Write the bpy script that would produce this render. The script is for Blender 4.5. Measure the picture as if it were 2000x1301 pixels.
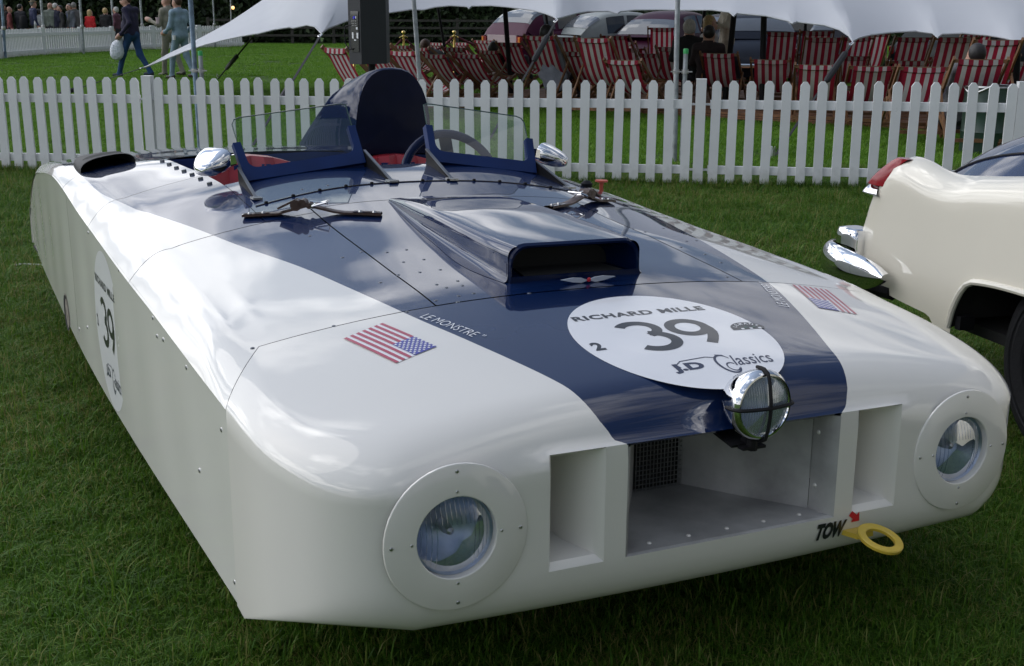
import bpy, bmesh, math, random
import numpy as np
from mathutils import Matrix, Vector

random.seed(11)
rng = np.random.default_rng(11)
for _o in list(bpy.data.objects):
    bpy.data.objects.remove(_o)
S = bpy.context.scene
COL = S.collection
rad = math.radians

# ------------------------------------------------------------------ camera
IW, IH = 2000.0, 1301.0
FPX, HOR, VPX, EYE = 2377.7, 22.8, 962.2, 1.5
_cx, _cy = 1000.0, 650.5
_d = np.array([VPX - _cx, FPX * FPX / (_cy - HOR), FPX]); _d /= np.linalg.norm(_d)
_up = -_d
_fw = np.array([0, 0, 1.0]) - _up * _up[2]; _fw /= np.linalg.norm(_fw)
_rt = np.cross(_fw, _up)
if _rt[0] < 0: _rt = -_rt
CR = np.array([_rt, _fw, _up])                      # world = CR @ (right, down, forward)
cam_d = bpy.data.cameras.new('camera')
cam = bpy.data.objects.new('camera', cam_d); COL.objects.link(cam)
_m = CR @ np.diag([1.0, -1.0, -1.0])
cam.matrix_world = Matrix([list(_m[0]) + [0], list(_m[1]) + [0], list(_m[2]) + [EYE], [0, 0, 0, 1]])
cam_d.sensor_width = 36.0; cam_d.lens = 36.0 * FPX / IW
cam_d.clip_start = 0.05; cam_d.clip_end = 2000
S.camera = cam
EYEV = np.array([0, 0, EYE])
def ray(x, y): return CR @ np.array([(x - _cx) / FPX, (y - _cy) / FPX, 1.0])
def at_y(x, y, Y):
    r = ray(x, y); return EYEV + r * (Y / r[1])
def at_z(x, y, z=0.0):
    r = ray(x, y); return EYEV + r * ((z - EYE) / r[2])
def at_plane(x, y, p0, n):
    r = ray(x, y); return EYEV + r * (np.dot(np.array(p0) - EYEV, n) / np.dot(r, n))

# ------------------------------------------------------------------ sky, sun, exposure
SUN_EL, SUN_AZ = rad(46), rad(-72)                    # azimuth from +Y (away from the camera) towards +X
sun_dir = Vector((math.sin(SUN_AZ) * math.cos(SUN_EL), math.cos(SUN_AZ) * math.cos(SUN_EL), math.sin(SUN_EL)))
w = bpy.data.worlds.new('World'); S.world = w; w.use_nodes = True
nt = w.node_tree; nt.nodes.clear()
def N(tree, t, **k):
    n = tree.nodes.new(t)
    for a, b in k.items(): setattr(n, a, b)
    return n
def mathn(tree, op, a, b=None, clamp=False):
    n = tree.nodes.new('ShaderNodeMath'); n.operation = op; n.use_clamp = clamp
    for i, x in enumerate((a, b)):
        if x is None: continue
        if isinstance(x, (int, float)): n.inputs[i].default_value = x
        else: tree.links.new(x, n.inputs[i])
    return n.outputs[0]
CLOUD_SEED = 1.5
sky = N(nt, 'ShaderNodeTexSky', sky_type='NISHITA')
sky.sun_disc = False; sky.sun_elevation = SUN_EL; sky.sun_rotation = SUN_AZ
sky.air_density = 1.0; sky.dust_density = 1.2; sky.ozone_density = 1.5; sky.altitude = 100
tc = N(nt, 'ShaderNodeTexCoord')
sep = N(nt, 'ShaderNodeSeparateXYZ'); nt.links.new(tc.outputs['Generated'], sep.inputs[0])
zz = mathn(nt, 'ADD', mathn(nt, 'MAXIMUM', sep.outputs[2], 0.0), 0.26)
cmb = N(nt, 'ShaderNodeCombineXYZ')
nt.links.new(mathn(nt, 'DIVIDE', sep.outputs[0], zz), cmb.inputs[0])
nt.links.new(mathn(nt, 'DIVIDE', sep.outputs[1], zz), cmb.inputs[1]); cmb.inputs[2].default_value = CLOUD_SEED
cl = N(nt, 'ShaderNodeTexNoise'); cl.inputs['Scale'].default_value = 1.6; cl.inputs['Detail'].default_value = 9
cl.inputs['Roughness'].default_value = 0.56; cl.inputs['Distortion'].default_value = 0.25
nt.links.new(cmb.outputs[0], cl.inputs['Vector'])
cr = N(nt, 'ShaderNodeValToRGB')
cr.color_ramp.elements[0].position = 0.455; cr.color_ramp.elements[1].position = 0.545
bias = mathn(nt, 'SUBTRACT', 0.06, mathn(nt, 'MULTIPLY', mathn(nt, 'MAXIMUM', sep.outputs[2], 0.0), 0.16))   # cloud banks thin out towards the zenith
nt.links.new(mathn(nt, 'ADD', cl.outputs['Fac'], bias), cr.inputs[0])
cl2 = N(nt, 'ShaderNodeTexNoise'); cl2.inputs['Scale'].default_value = 2.3; cl2.inputs['Detail'].default_value = 6
nt.links.new(cmb.outputs[0], cl2.inputs['Vector'])
cc = N(nt, 'ShaderNodeValToRGB')                     # shaded to lit cloud
cc.color_ramp.elements[0].position = 0.3; cc.color_ramp.elements[0].color = (15.0, 15.6, 17, 1)
cc.color_ramp.elements[1].position = 0.7; cc.color_ramp.elements[1].color = (46.0, 46.2, 46.8, 1)
nt.links.new(cl2.outputs['Fac'], cc.inputs[0])
# thin bright haze scattering forward around the veiled sun
dp = N(nt, 'ShaderNodeVectorMath', operation='DOT_PRODUCT'); nt.links.new(tc.outputs['Generated'], dp.inputs[0]); dp.inputs[1].default_value = sun_dir
fwd = mathn(nt, 'POWER', mathn(nt, 'MULTIPLY', mathn(nt, 'ADD', mathn(nt, 'MAXIMUM', dp.outputs['Value'], -1.0), 1.0), 0.5), 3.0)
hz = N(nt, 'ShaderNodeMix', data_type='RGBA', blend_type='ADD'); hz.inputs['Factor'].default_value = 1
hv = N(nt, 'ShaderNodeVectorMath', operation='SCALE'); hv.inputs[0].default_value = (9, 11, 14.5); nt.links.new(fwd, hv.inputs['Scale'])
nt.links.new(sky.outputs[0], hz.inputs['A']); nt.links.new(hv.outputs[0], hz.inputs['B'])
cg = N(nt, 'ShaderNodeVectorMath', operation='SCALE'); nt.links.new(cc.outputs[0], cg.inputs[0])
nt.links.new(mathn(nt, 'ADD', mathn(nt, 'MULTIPLY', fwd, 1.9), 0.22), cg.inputs['Scale'])
mx = N(nt, 'ShaderNodeMix', data_type='RGBA')
nt.links.new(mathn(nt, 'MULTIPLY', cr.outputs[0], 0.92), mx.inputs['Factor'])
nt.links.new(hz.outputs['Result'], mx.inputs['A']); nt.links.new(cg.outputs[0], mx.inputs['B'])
bg = N(nt, 'ShaderNodeBackground'); bg.inputs['Strength'].default_value = 0.068
nt.links.new(mx.outputs['Result'], bg.inputs['Color'])
wo = N(nt, 'ShaderNodeOutputWorld'); nt.links.new(bg.outputs[0], wo.inputs[0])
sd = bpy.data.lights.new('sun', 'SUN'); sd.energy = 1.2; sd.angle = rad(60); sd.color = (1.0, 0.95, 0.87)
so = bpy.data.objects.new('sun', sd); COL.objects.link(so)
so.rotation_euler = (-sun_dir).to_track_quat('-Z', 'Y').to_euler(); so.location = (0, 0, 30)
S.view_settings.view_transform = 'Standard'; S.view_settings.look = 'None'
S.view_settings.exposure = -0.42; S.view_settings.gamma = 1.0; S.view_settings.use_curve_mapping = False
S.cycles.max_bounces = 8; S.cycles.transparent_max_bounces = 12

# ------------------------------------------------------------------ materials
def new_mat(name):
    m = bpy.data.materials.new(name); m.use_nodes = True
    return m, m.node_tree, m.node_tree.nodes['Principled BSDF']
def noise_into(t, scale, detail=4, coords='Object', rough=0.55, vec=None):
    n = N(t, 'ShaderNodeTexNoise'); n.inputs['Scale'].default_value = scale
    n.inputs['Detail'].default_value = detail; n.inputs['Roughness'].default_value = rough
    if vec is None:
        c = N(t, 'ShaderNodeTexCoord'); vec = c.outputs[coords]
    t.links.new(vec, n.inputs['Vector'])
    return n.outputs['Fac']
def ramp(t, fac, stops):
    r = N(t, 'ShaderNodeValToRGB')
    e = r.color_ramp.elements
    while len(e) < len(stops): e.new(0.5)
    for k, (p, c) in enumerate(stops):
        e[k].position = p; e[k].color = (*c, 1) if len(c) == 3 else c
    t.links.new(fac, r.inputs[0]); return r.outputs[0]
def mat(name, col, rough=0.5, metal=0.0, coat=0.0, var=0.12, scale=6.0, bump=0.0, bscale=40.0, coat_rough=0.03, spec=0.5, sheen=0):
    m, t, b = new_mat(name)
    c1 = tuple(max(0, x * (1 - var)) for x in col); c2 = tuple(min(1, x * (1 + var)) for x in col)
    t.links.new(ramp(t, noise_into(t, scale), [(0.3, c1), (0.7, c2)]), b.inputs['Base Color'])
    b.inputs['Roughness'].default_value = rough; b.inputs['Metallic'].default_value = metal
    b.inputs['Coat Weight'].default_value = coat; b.inputs['Coat Roughness'].default_value = coat_rough
    b.inputs['Specular IOR Level'].default_value = spec
    if coat >= 1.0: b.inputs['Coat IOR'].default_value = 1.65
    if bump:
        bp = N(t, 'ShaderNodeBump'); bp.inputs['Strength'].default_value = bump; bp.inputs['Distance'].default_value = 0.01
        t.links.new(noise_into(t, bscale), bp.inputs['Height']); t.links.new(bp.outputs[0], b.inputs['Normal'])
    return m
def glass(name, tint=(0.9, 0.95, 0.93), opacity=0.0, dust=(0.6, 0.65, 0.7), refl=1.0):
    m, t, b = new_mat(name); t.nodes.remove(b)
    tr = N(t, 'ShaderNodeBsdfTransparent'); tr.inputs[0].default_value = (*tint, 1)
    gl = N(t, 'ShaderNodeBsdfGlossy'); gl.inputs['Roughness'].default_value = 0.02
    fr = N(t, 'ShaderNodeFresnel'); fr.inputs[0].default_value = 1.5
    m1 = N(t, 'ShaderNodeMixShader'); t.links.new(mathn(t, 'MULTIPLY', fr.outputs[0], refl), m1.inputs[0])
    base = tr.outputs[0]
    if opacity:
        df = N(t, 'ShaderNodeBsdfDiffuse'); df.inputs[0].default_value = (*dust, 1)
        m0 = N(t, 'ShaderNodeMixShader')
        t.links.new(mathn(t, 'MULTIPLY', noise_into(t, 9, 6), opacity * 2), m0.inputs[0])
        t.links.new(tr.outputs[0], m0.inputs[1]); t.links.new(df.outputs[0], m0.inputs[2]); base = m0.outputs[0]
    t.links.new(base, m1.inputs[1]); t.links.new(gl.outputs[0], m1.inputs[2])
    o = t.nodes['Material Output']; t.links.new(m1.outputs[0], o.inputs[0])
    return m
CREAM = (0.745, 0.72, 0.67); NAVY = (0.0025, 0.0125, 0.056)
M = {}
M['cream'] = mat('cream_paint', CREAM, 0.4, coat=1.0, var=0.025, scale=3, spec=.15)
M['caddy'] = mat('ivory_paint', (0.72, 0.675, 0.575), 0.4, coat=1.0, var=0.02, scale=2, spec=.15)
M['navy'] = mat('navy_paint', NAVY, 0.4, coat=1.0, var=0.1, spec=.05)
M['navy_satin'] = mat('navy_satin', (0.004, 0.022, 0.105), 0.5, coat=0.0, var=0.15, spec=.25)
M['black_gloss'] = mat('black_gloss', (0.008, 0.008, 0.01), 0.25, coat=0.6)
M['black'] = mat('black_matt', (0.008, 0.008, 0.010), 0.6, bump=0.1, spec=.2)
M['dark'] = mat('dark_inside', (0.01, 0.01, 0.01), 0.9)
M['rubber'] = mat('rubber', (0.010, 0.010, 0.012), 0.65, bump=0.2, bscale=60, spec=.25)
M['chrome'] = mat('chrome', (0.82, 0.82, 0.83), 0.05, metal=1.0, var=0.03)
M['steel'] = mat('dull_steel', (0.42, 0.42, 0.42), 0.35, metal=1.0, var=0.15, scale=20)
M['galv'] = mat('galvanised', (0.36, 0.38, 0.40), 0.5, metal=0.6, var=0.35, scale=9)
M['galv_blue'] = mat('galvanised_blue', (0.20, 0.27, 0.36), 0.5, metal=0.5, var=0.5, scale=7)
M['brass'] = mat('brass', (0.75, 0.55, 0.18), 0.15, metal=1.0)
M['leather'] = mat('leather', (0.045, 0.018, 0.012), 0.45, coat=0.2, var=0.35, scale=30, bump=0.3, bscale=120, coat_rough=0.3)
M['red_leather'] = mat('red_leather', (0.33, 0.018, 0.03), 0.42, coat=0.15, var=0.15, coat_rough=0.3)
M['white_fence'] = mat('white_plastic', (0.80, 0.80, 0.81), 0.38, var=0.035, scale=5, bump=0.04)
def fence_dirt():
    m = M['white_fence']; t = m.node_tree; b = t.nodes['Principled BSDF']; src = b.inputs['Base Color'].links[0].from_socket
    oi = N(t, 'ShaderNodeObjectInfo'); g = N(t, 'ShaderNodeNewGeometry'); sp = N(t, 'ShaderNodeSeparateXYZ'); t.links.new(g.outputs['Position'], sp.inputs[0])
    nz = noise_into(t, 11, 6, vec=g.outputs['Position']); foot = mathn(t, 'SUBTRACT', mathn(t, 'MULTIPLY', nz, .34), sp.outputs[2])
    foot = mathn(t, 'MULTIPLY', foot, 5.0, clamp=True)
    sc = mathn(t, 'GREATER_THAN', noise_into(t, 34, 3, vec=g.outputs['Position']), .70)
    k = mathn(t, 'ADD', mathn(t, 'MULTIPLY', foot, .55), mathn(t, 'MULTIPLY', sc, .16), clamp=True)
    mxx = N(t, 'ShaderNodeMix', data_type='RGBA'); t.links.new(k, mxx.inputs['Factor']); t.links.new(src, mxx.inputs['A']); mxx.inputs['B'].default_value = (.30, .31, .24, 1)
    hs = N(t, 'ShaderNodeHueSaturation'); t.links.new(mxx.outputs['Result'], hs.inputs['Color']); t.links.new(mathn(t, 'ADD', mathn(t, 'MULTIPLY', oi.outputs['Random'], .10), .90), hs.inputs['Value'])
    t.links.new(hs.outputs[0], b.inputs['Base Color'])
fence_dirt()
M['yellow'] = mat('yellow_paint', (0.62, 0.44, 0.05), 0.45, coat=0.3, var=0.1, scale=20, coat_rough=0.2)
M['red'] = mat('red_print', (0.55, 0.02, 0.03), 0.4, var=0.05)
M['flag_red'] = mat('flag_red', (0.40, 0.045, 0.08), 0.35, coat=0.5, var=0.05)
M['flag_blue'] = mat('flag_blue', (0.06, 0.06, 0.33), 0.35, coat=0.5, var=0.05)
M['print_white'] = mat('white_print', (0.78, 0.78, 0.80), 0.35, coat=0.6, var=0.02)
M['print_black'] = mat('black_print', (0.012, 0.013, 0.018), 0.35, coat=0.4, var=0.05)
M['print_navy'] = mat('navy_print', (0.012, 0.018, 0.055), 0.35, coat=0.4)
M['print_green'] = mat('green_print', (0.012, 0.07, 0.045), 0.35, coat=0.4)
M['pull_red'] = mat('red_pull', (0.55, 0.10, 0.06), 0.5)
M['wood'] = mat('chair_wood', (0.16, 0.075, 0.03), 0.5, var=0.3, scale=15)
M['plank'] = mat('plank_wood', (0.20, 0.09, 0.04), 0.7, var=0.4, scale=8)
M['tent'] = mat('tent_fabric', (0.50, 0.515, 0.55), 0.7, var=0.025, scale=1.2)
M['rope'] = mat('black_webbing', (0.012, 0.012, 0.014), 0.8)
M['speaker'] = mat('speaker_box', (0.016, 0.018, 0.022), 0.6, bump=0.15, bscale=150)
M['velvet'] = mat('velvet_rope', (0.09, 0.008, 0.02), 0.8)
M['green_cap'] = mat('green_cap', (0.04, 0.38, 0.10), 0.5)
M['bin'] = mat('bin_green', (0.02, 0.045, 0.032), 0.4, var=0.3, scale=10)
M['tail_red'] = mat('tail_red', (0.22, 0.006, 0.012), 0.2, coat=.2, spec=.3)
M['amber'] = mat('amber_lens', (0.6, 0.16, 0.01), 0.15, coat=0.6)
M['fence_wood'] = mat('weathered_rail', (0.05, 0.045, 0.04), 0.9, var=0.3)
M['screen'] = glass('windscreen_glass', (0.84, 0.92, 0.89), 0.012)
M['rim_blue'] = mat('rim_paint', (.01, .02, .06), .35, coat=.6)
M['lamp_glass'] = glass('lamp_glass', (0.80, 0.84, 0.88), 0.0, refl=1.2)
M['car_glass'] = mat('car_glass', (0.02, 0.024, 0.028), 0.04, spec=0.9)
M['car_glass_pale'] = mat('car_glass_pale', (0.09, 0.10, 0.115), 0.08, spec=0.7, var=0.05, scale=3)
# stripe fabric
def stripe_mat(name, red, white, n=4.5):
    m, t, b = new_mat(name)
    a = N(t, 'ShaderNodeAttribute', attribute_name='su')
    k = mathn(t, 'FRACT', mathn(t, 'MULTIPLY', a.outputs['Fac'], n))
    k = mathn(t, 'GREATER_THAN', k, 0.5)
    mxx = N(t, 'ShaderNodeMix', data_type='RGBA'); t.links.new(k, mxx.inputs['Factor'])
    mxx.inputs['A'].default_value = (*red, 1); mxx.inputs['B'].default_value = (*white, 1)
    nv = mathn(t, 'ADD', mathn(t, 'MULTIPLY', noise_into(t, 7), 0.5), 0.75)
    mul = N(t, 'ShaderNodeMix', data_type='RGBA', blend_type='MULTIPLY'); mul.inputs['Factor'].default_value = 1
    t.links.new(mxx.outputs['Result'], mul.inputs['A'])
    cb = N(t, 'ShaderNodeCombineColor')
    for i in range(3): t.links.new(nv, cb.inputs[i])
    t.links.new(cb.outputs[0], mul.inputs['B'])
    t.links.new(mul.outputs['Result'], b.inputs['Base Color']); b.inputs['Roughness'].default_value = 0.85
    tl = N(t, 'ShaderNodeBsdfTranslucent'); t.links.new(mul.outputs['Result'], tl.inputs[0])
    ms = N(t, 'ShaderNodeMixShader'); ms.inputs[0].default_value = 0.3
    t.links.new(b.outputs[0], ms.inputs[1]); t.links.new(tl.outputs[0], ms.inputs[2])
    t.links.new(ms.outputs[0], t.nodes['Material Output'].inputs[0])
    return m
M['stripe'] = stripe_mat('deckchair_canvas', (0.30, 0.012, 0.035), (0.50, 0.47, 0.45))
def tent_mat():
    m = M['tent']; t = m.node_tree; b = t.nodes['Principled BSDF']
    tl = N(t, 'ShaderNodeBsdfTranslucent'); tl.inputs[0].default_value = (0.5, 0.5, 0.5, 1)
    ms = N(t, 'ShaderNodeMixShader'); ms.inputs[0].default_value = 0.12
    t.links.new(b.outputs[0], ms.inputs[1]); t.links.new(tl.outputs[0], ms.inputs[2])
    t.links.new(ms.outputs[0], t.nodes['Material Output'].inputs[0])
tent_mat()

# ------------------------------------------------------------------ mesh helpers
class MB:
    def __init__(s): s.v = []; s.f = []; s.m = []; s.n = 0; s.at = []
    def add(s, verts, faces, mi=0, at=None):
        verts = np.asarray(verts, float).reshape(-1, 3)
        s.v.append(verts); s.at.append(np.zeros((len(verts), 3)) if at is None else np.asarray(at, float).reshape(-1, 3))
        for q in faces: s.f.append([i + s.n for i in q]); s.m.append(mi)
        s.n += len(verts); return s
    def grid(s, P, mi=0, at=None, skip=None, flip=False):
        P = np.asarray(P, float); a, b = P.shape[:2]
        F = []
        for i in range(a - 1):
            for j in range(b - 1):
                if skip is not None and skip(i, j): continue
                q = [i * b + j, (i + 1) * b + j, (i + 1) * b + j + 1, i * b + j + 1]
                F.append(q[::-1] if flip else q)
        return s.add(P.reshape(-1, 3), F, mi, None if at is None else np.asarray(at).reshape(-1, 3))
    def box(s, c, sz, R=None, mi=0):
        x, y, z = [k / 2 for k in sz]
        V = np.array([[a, b, d] for a in (-x, x) for b in (-y, y) for d in (-z, z)])
        if R is not None: V = V @ np.asarray(R).T
        return s.add(V + np.asarray(c), [(0, 1, 3, 2), (4, 6, 7, 5), (0, 4, 5, 1), (2, 3, 7, 6), (0, 2, 6, 4), (1, 5, 7, 3)], mi)
    def tube(s, pts, r, n=8, mi=0, cap=True, flat=None):
        pts = np.asarray(pts, float); k = len(pts)
        rs = np.full(k, r) if np.isscalar(r) else np.asarray(r, float)
        T = np.gradient(pts, axis=0); T /= np.linalg.norm(T, axis=1)[:, None] + 1e-12
        ref = np.array([0, 0, 1.0]) if abs(T[0][2]) < 0.9 else np.array([1.0, 0, 0])
        V = []
        for i in range(k):
            a = np.cross(T[i], ref); 
            if np.linalg.norm(a) < 1e-4: a = np.cross(T[i], [0.3, 1, 0.2])
            a /= np.linalg.norm(a); b = np.cross(a, T[i]); ref = b
            for j in range(n):
                t = 2 * math.pi * j / n
                if flat: V.append(pts[i] + a * math.cos(t) * flat[0] + b * math.sin(t) * flat[1])
                else: V.append(pts[i] + rs[i] * (a * math.cos(t) + b * math.sin(t)))
        F = [(i * n + j, i * n + (j + 1) % n, (i + 1) * n + (j + 1) % n, (i + 1) * n + j) for i in range(k - 1) for j in range(n)]
        if cap: F += [tuple(range(n))[::-1], tuple((k - 1) * n + j for j in range(n))]
        return s.add(V, F, mi)
    def bar(s, a, b, w, h, mi=0, up=(0, 0, 1)):
        a = np.asarray(a, float); b = np.asarray(b, float); d = b - a; L = np.linalg.norm(d); d /= L
        x = np.cross(d, up); x /= np.linalg.norm(x) + 1e-9; y = np.cross(x, d)
        R = np.array([x, d, y]).T
        return s.box((a + b) / 2, (w, L, h), R, mi)
    def lathe(s, prof, n=24, M4=None, mi=0, a0=0, a1=2 * math.pi):
        V = []; k = len(prof); full = abs(a1 - a0 - 2 * math.pi) < 1e-6; nn = n if full else n + 1
        for r, z in prof:
            for j in range(nn):
                t = a0 + (a1 - a0) * j / n; V.append((r * math.cos(t), r * math.sin(t), z))
        V = np.array(V)
        if M4 is not None: V = V @ np.asarray(M4)[:3, :3].T + np.asarray(M4)[:3, 3]
        F = []
        for i in range(k - 1):
            for j in range(n):
                j2 = (j + 1) % nn
                F.append((i * nn + j, i * nn + j2, (i + 1) * nn + j2, (i + 1) * nn + j))
        return s.add(V, F, mi)
    def tri_poly(s, pts2, fn, mi=0):
        s.add([fn(*p) for p in pts2], [tuple(range(len(pts2)))], mi); return s
    def build(s, name, mats, parent=None, smooth=True, angle=38, attr=False, su=None, xf=None):
        V = np.concatenate(s.v); A = np.concatenate(s.at)
        if xf is not None: V = xf(V)
        me = bpy.data.meshes.new(name); me.from_pydata(V.tolist(), [], s.f)
        if not isinstance(mats, (list, tuple)): mats = [mats]
        for m in mats: me.materials.append(m)
        if len(mats) > 1: me.polygons.foreach_set('material_index', s.m)
        if attr:
            a = me.attributes.new('car', 'FLOAT_VECTOR', 'POINT'); a.data.foreach_set('vector', A.ravel())
        if su is not None:
            a = me.attributes.new('su', 'FLOAT', 'POINT'); a.data.foreach_set('value', A[:, 0].copy())
        me.update()
        if smooth:
            me.polygons.foreach_set('use_smooth', [True] * len(me.polygons))
            me.set_sharp_from_angle(angle=rad(angle))
        o = bpy.data.objects.new(name, me); COL.objects.link(o)
        if parent is not None: o.parent = parent
        return o
def mesh_obj(name, me, parent=None, loc=None, rotz=0):
    o = bpy.data.objects.new(name, me); COL.objects.link(o)
    if parent is not None: o.parent = parent
    if loc is not None: o.location = loc
    o.rotation_euler[2] = rotz
    return o
def tag(o, label=None, cat=None, group=None, kind=None):
    if label: o['label'] = label
    if cat: o['category'] = cat
    if group: o['group'] = group
    if kind: o['kind'] = kind
    return o
def thing(name, label, cat, loc=(0, 0, 0), rotz=0, group=None):
    o = bpy.data.objects.new(name, None); COL.objects.link(o)
    o.location = loc; o.rotation_euler[2] = rotz; o.empty_display_size = 0.2
    return tag(o, label, cat, group)
def dup(root, loc, rotz, label=None, group=None):
    r = root.copy(); COL.objects.link(r); r.location = loc; r.rotation_euler[2] = rotz
    if label: r['label'] = label
    if group: r['group'] = group
    for ch in root.children:
        c = ch.copy(); COL.objects.link(c); c.parent = r
        for g in ch.children:
            d = g.copy(); COL.objects.link(d); d.parent = c
    return r
def basis(x, y, z, o=(0, 0, 0)):
    m = np.eye(4); m[:3, 0] = x; m[:3, 1] = y; m[:3, 2] = z; m[:3, 3] = o; return m
def frame_z(zdir, o=(0, 0, 0), xref=(1, 0, 0)):
    z = np.asarray(zdir, float); z /= np.linalg.norm(z)
    x = np.asarray(xref, float) - z * np.dot(xref, z); x /= np.linalg.norm(x)
    return basis(x, np.cross(z, x), z, o)
def text_geo(txt, size=1.0, bold=0.0, shear=0.0, spacing=1.0, align='CENTER'):
    cu = bpy.data.curves.new('txt', 'FONT'); cu.body = txt; cu.size = size; cu.offset = bold; cu.shear = shear
    cu.space_character = spacing; cu.align_x = align; cu.align_y = 'CENTER'; cu.resolution_u = 3
    o = bpy.data.objects.new('txt', cu); COL.objects.link(o)
    dg = bpy.context.evaluated_depsgraph_get(); ev = o.evaluated_get(dg); me = ev.to_mesh()
    V = np.array([v.co[:] for v in me.vertices]) if len(me.vertices) else np.zeros((0, 3))
    F = [tuple(p.vertices) for p in me.polygons]
    ev.to_mesh_clear(); bpy.data.objects.remove(o); bpy.data.curves.remove(cu)
    return V[:, :2], F
def ip(x, xs, ys):
    xs = np.array(xs, float); ys = np.array(ys, float); x = np.asarray(x, float)
    n = len(xs); m = np.zeros(n); h0 = np.diff(xs); d = np.diff(ys) / h0
    m[1:-1] = (d[:-1] * h0[1:] + d[1:] * h0[:-1]) / (xs[2:] - xs[:-2]); m[0] = d[0]; m[-1] = d[-1]
    i = np.clip(np.searchsorted(xs, x) - 1, 0, n - 2); h = xs[i + 1] - xs[i]; t = np.clip((x - xs[i]) / h, 0, 1)
    return (2*t**3 - 3*t**2 + 1) * ys[i] + (t**3 - 2*t**2 + t) * h * m[i] + (-2*t**3 + 3*t**2) * ys[i + 1] + (t**3 - t**2) * h * m[i + 1]
# ------------------------------------------------------------------ the low white racing car
CA, COX, COY, CROLL = rad(26.85), 0.5818, 2.3, -0.0293
CM = np.array([[math.cos(CA), -math.sin(CA), 0], [math.sin(CA), math.cos(CA), 0], [CROLL, 0, 1]])
CMI = np.linalg.inv(CM); CO = np.array([COX, COY, 0])
def cx(V): return np.asarray(V) @ CM.T                 # car frame (across, back, up) -> scene axes about the car's base
def un(x, y, **k):
    r = CMI @ ray(x, y); C = CMI @ (EYEV - CO)
    i = 'uvz'.index(list(k)[0]); return C + r * ((list(k.values())[0] - C[i]) / r[i])
def Zc(v): return ip(v, [.2,.33,.56,.8,1.2,1.6,1.95,2.165,2.4,2.8,3.2,3.9,4.5,5.05], [.712,.745,.79,.826,.868,.905,.955,.983,.985,.965,.935,.885,.82,.75])
def Zs(v): return ip(v, [.2,.33,.56,.8,1.2,1.7,2.4,3.0,3.3,3.9,4.5,5.05], [.63,.66,.705,.742,.775,.803,.84,.86,.855,.82,.75,.66])
_ph = rng.uniform(0, 6.28, (10, 2)); _fr = np.array([[5, 3], [7, -4], [-4, 8], [9, 4], [3, 7], [6, 6], [-8, 5], [5, -7], [4, 2], [2, 6]])
def wav(u, v):
    s = 0
    for k in range(10): s = s + np.sin(_fr[k, 0] * u + _fr[k, 1] * v + _ph[k, 0]) * np.cos(_fr[k, 1] * 0.7 * u - _fr[k, 0] * 0.6 * v + _ph[k, 1]) / (1 + 0.12 * np.hypot(*_fr[k]))
    amp = np.clip((np.asarray(v) - 0.8) / 0.25, 0, 1) * np.clip((0.93 - np.abs(u)) / 0.1, 0, 1)
    return s * 0.0024 * amp
def deck(u, v):
    u = np.asarray(u, float); v = np.asarray(v, float)
    return Zc(v) - (Zc(v) - Zs(v)) * np.abs(u / .92) ** 2.4 + wav(u, v)
def Wh(v): return ip(v, [.6, 2, 3, 4, 5.15], [1.0, 1.005, 1.0, .98, .945])
def Zb(v): return ip(v, [.6, 2.5, 3.9, 4.6, 5.15], [.212, .19, .22, .235, .258])
def Zcr(v): return ip(v, [.63,1.0,1.4,1.7,2.3,2.75,3.1,3.45,3.75,4.05,4.5,4.96,5.09,5.15], [.662,.685,.709,.722,.757,.783,.808,.815,.795,.762,.695,.517,.43,.36])
def ush(v):
    t = np.clip((np.asarray(v, float) - 4.3) / .752, 0, 1)
    return .925 * np.maximum(1 - t ** 2.5, 0) ** .4

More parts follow.
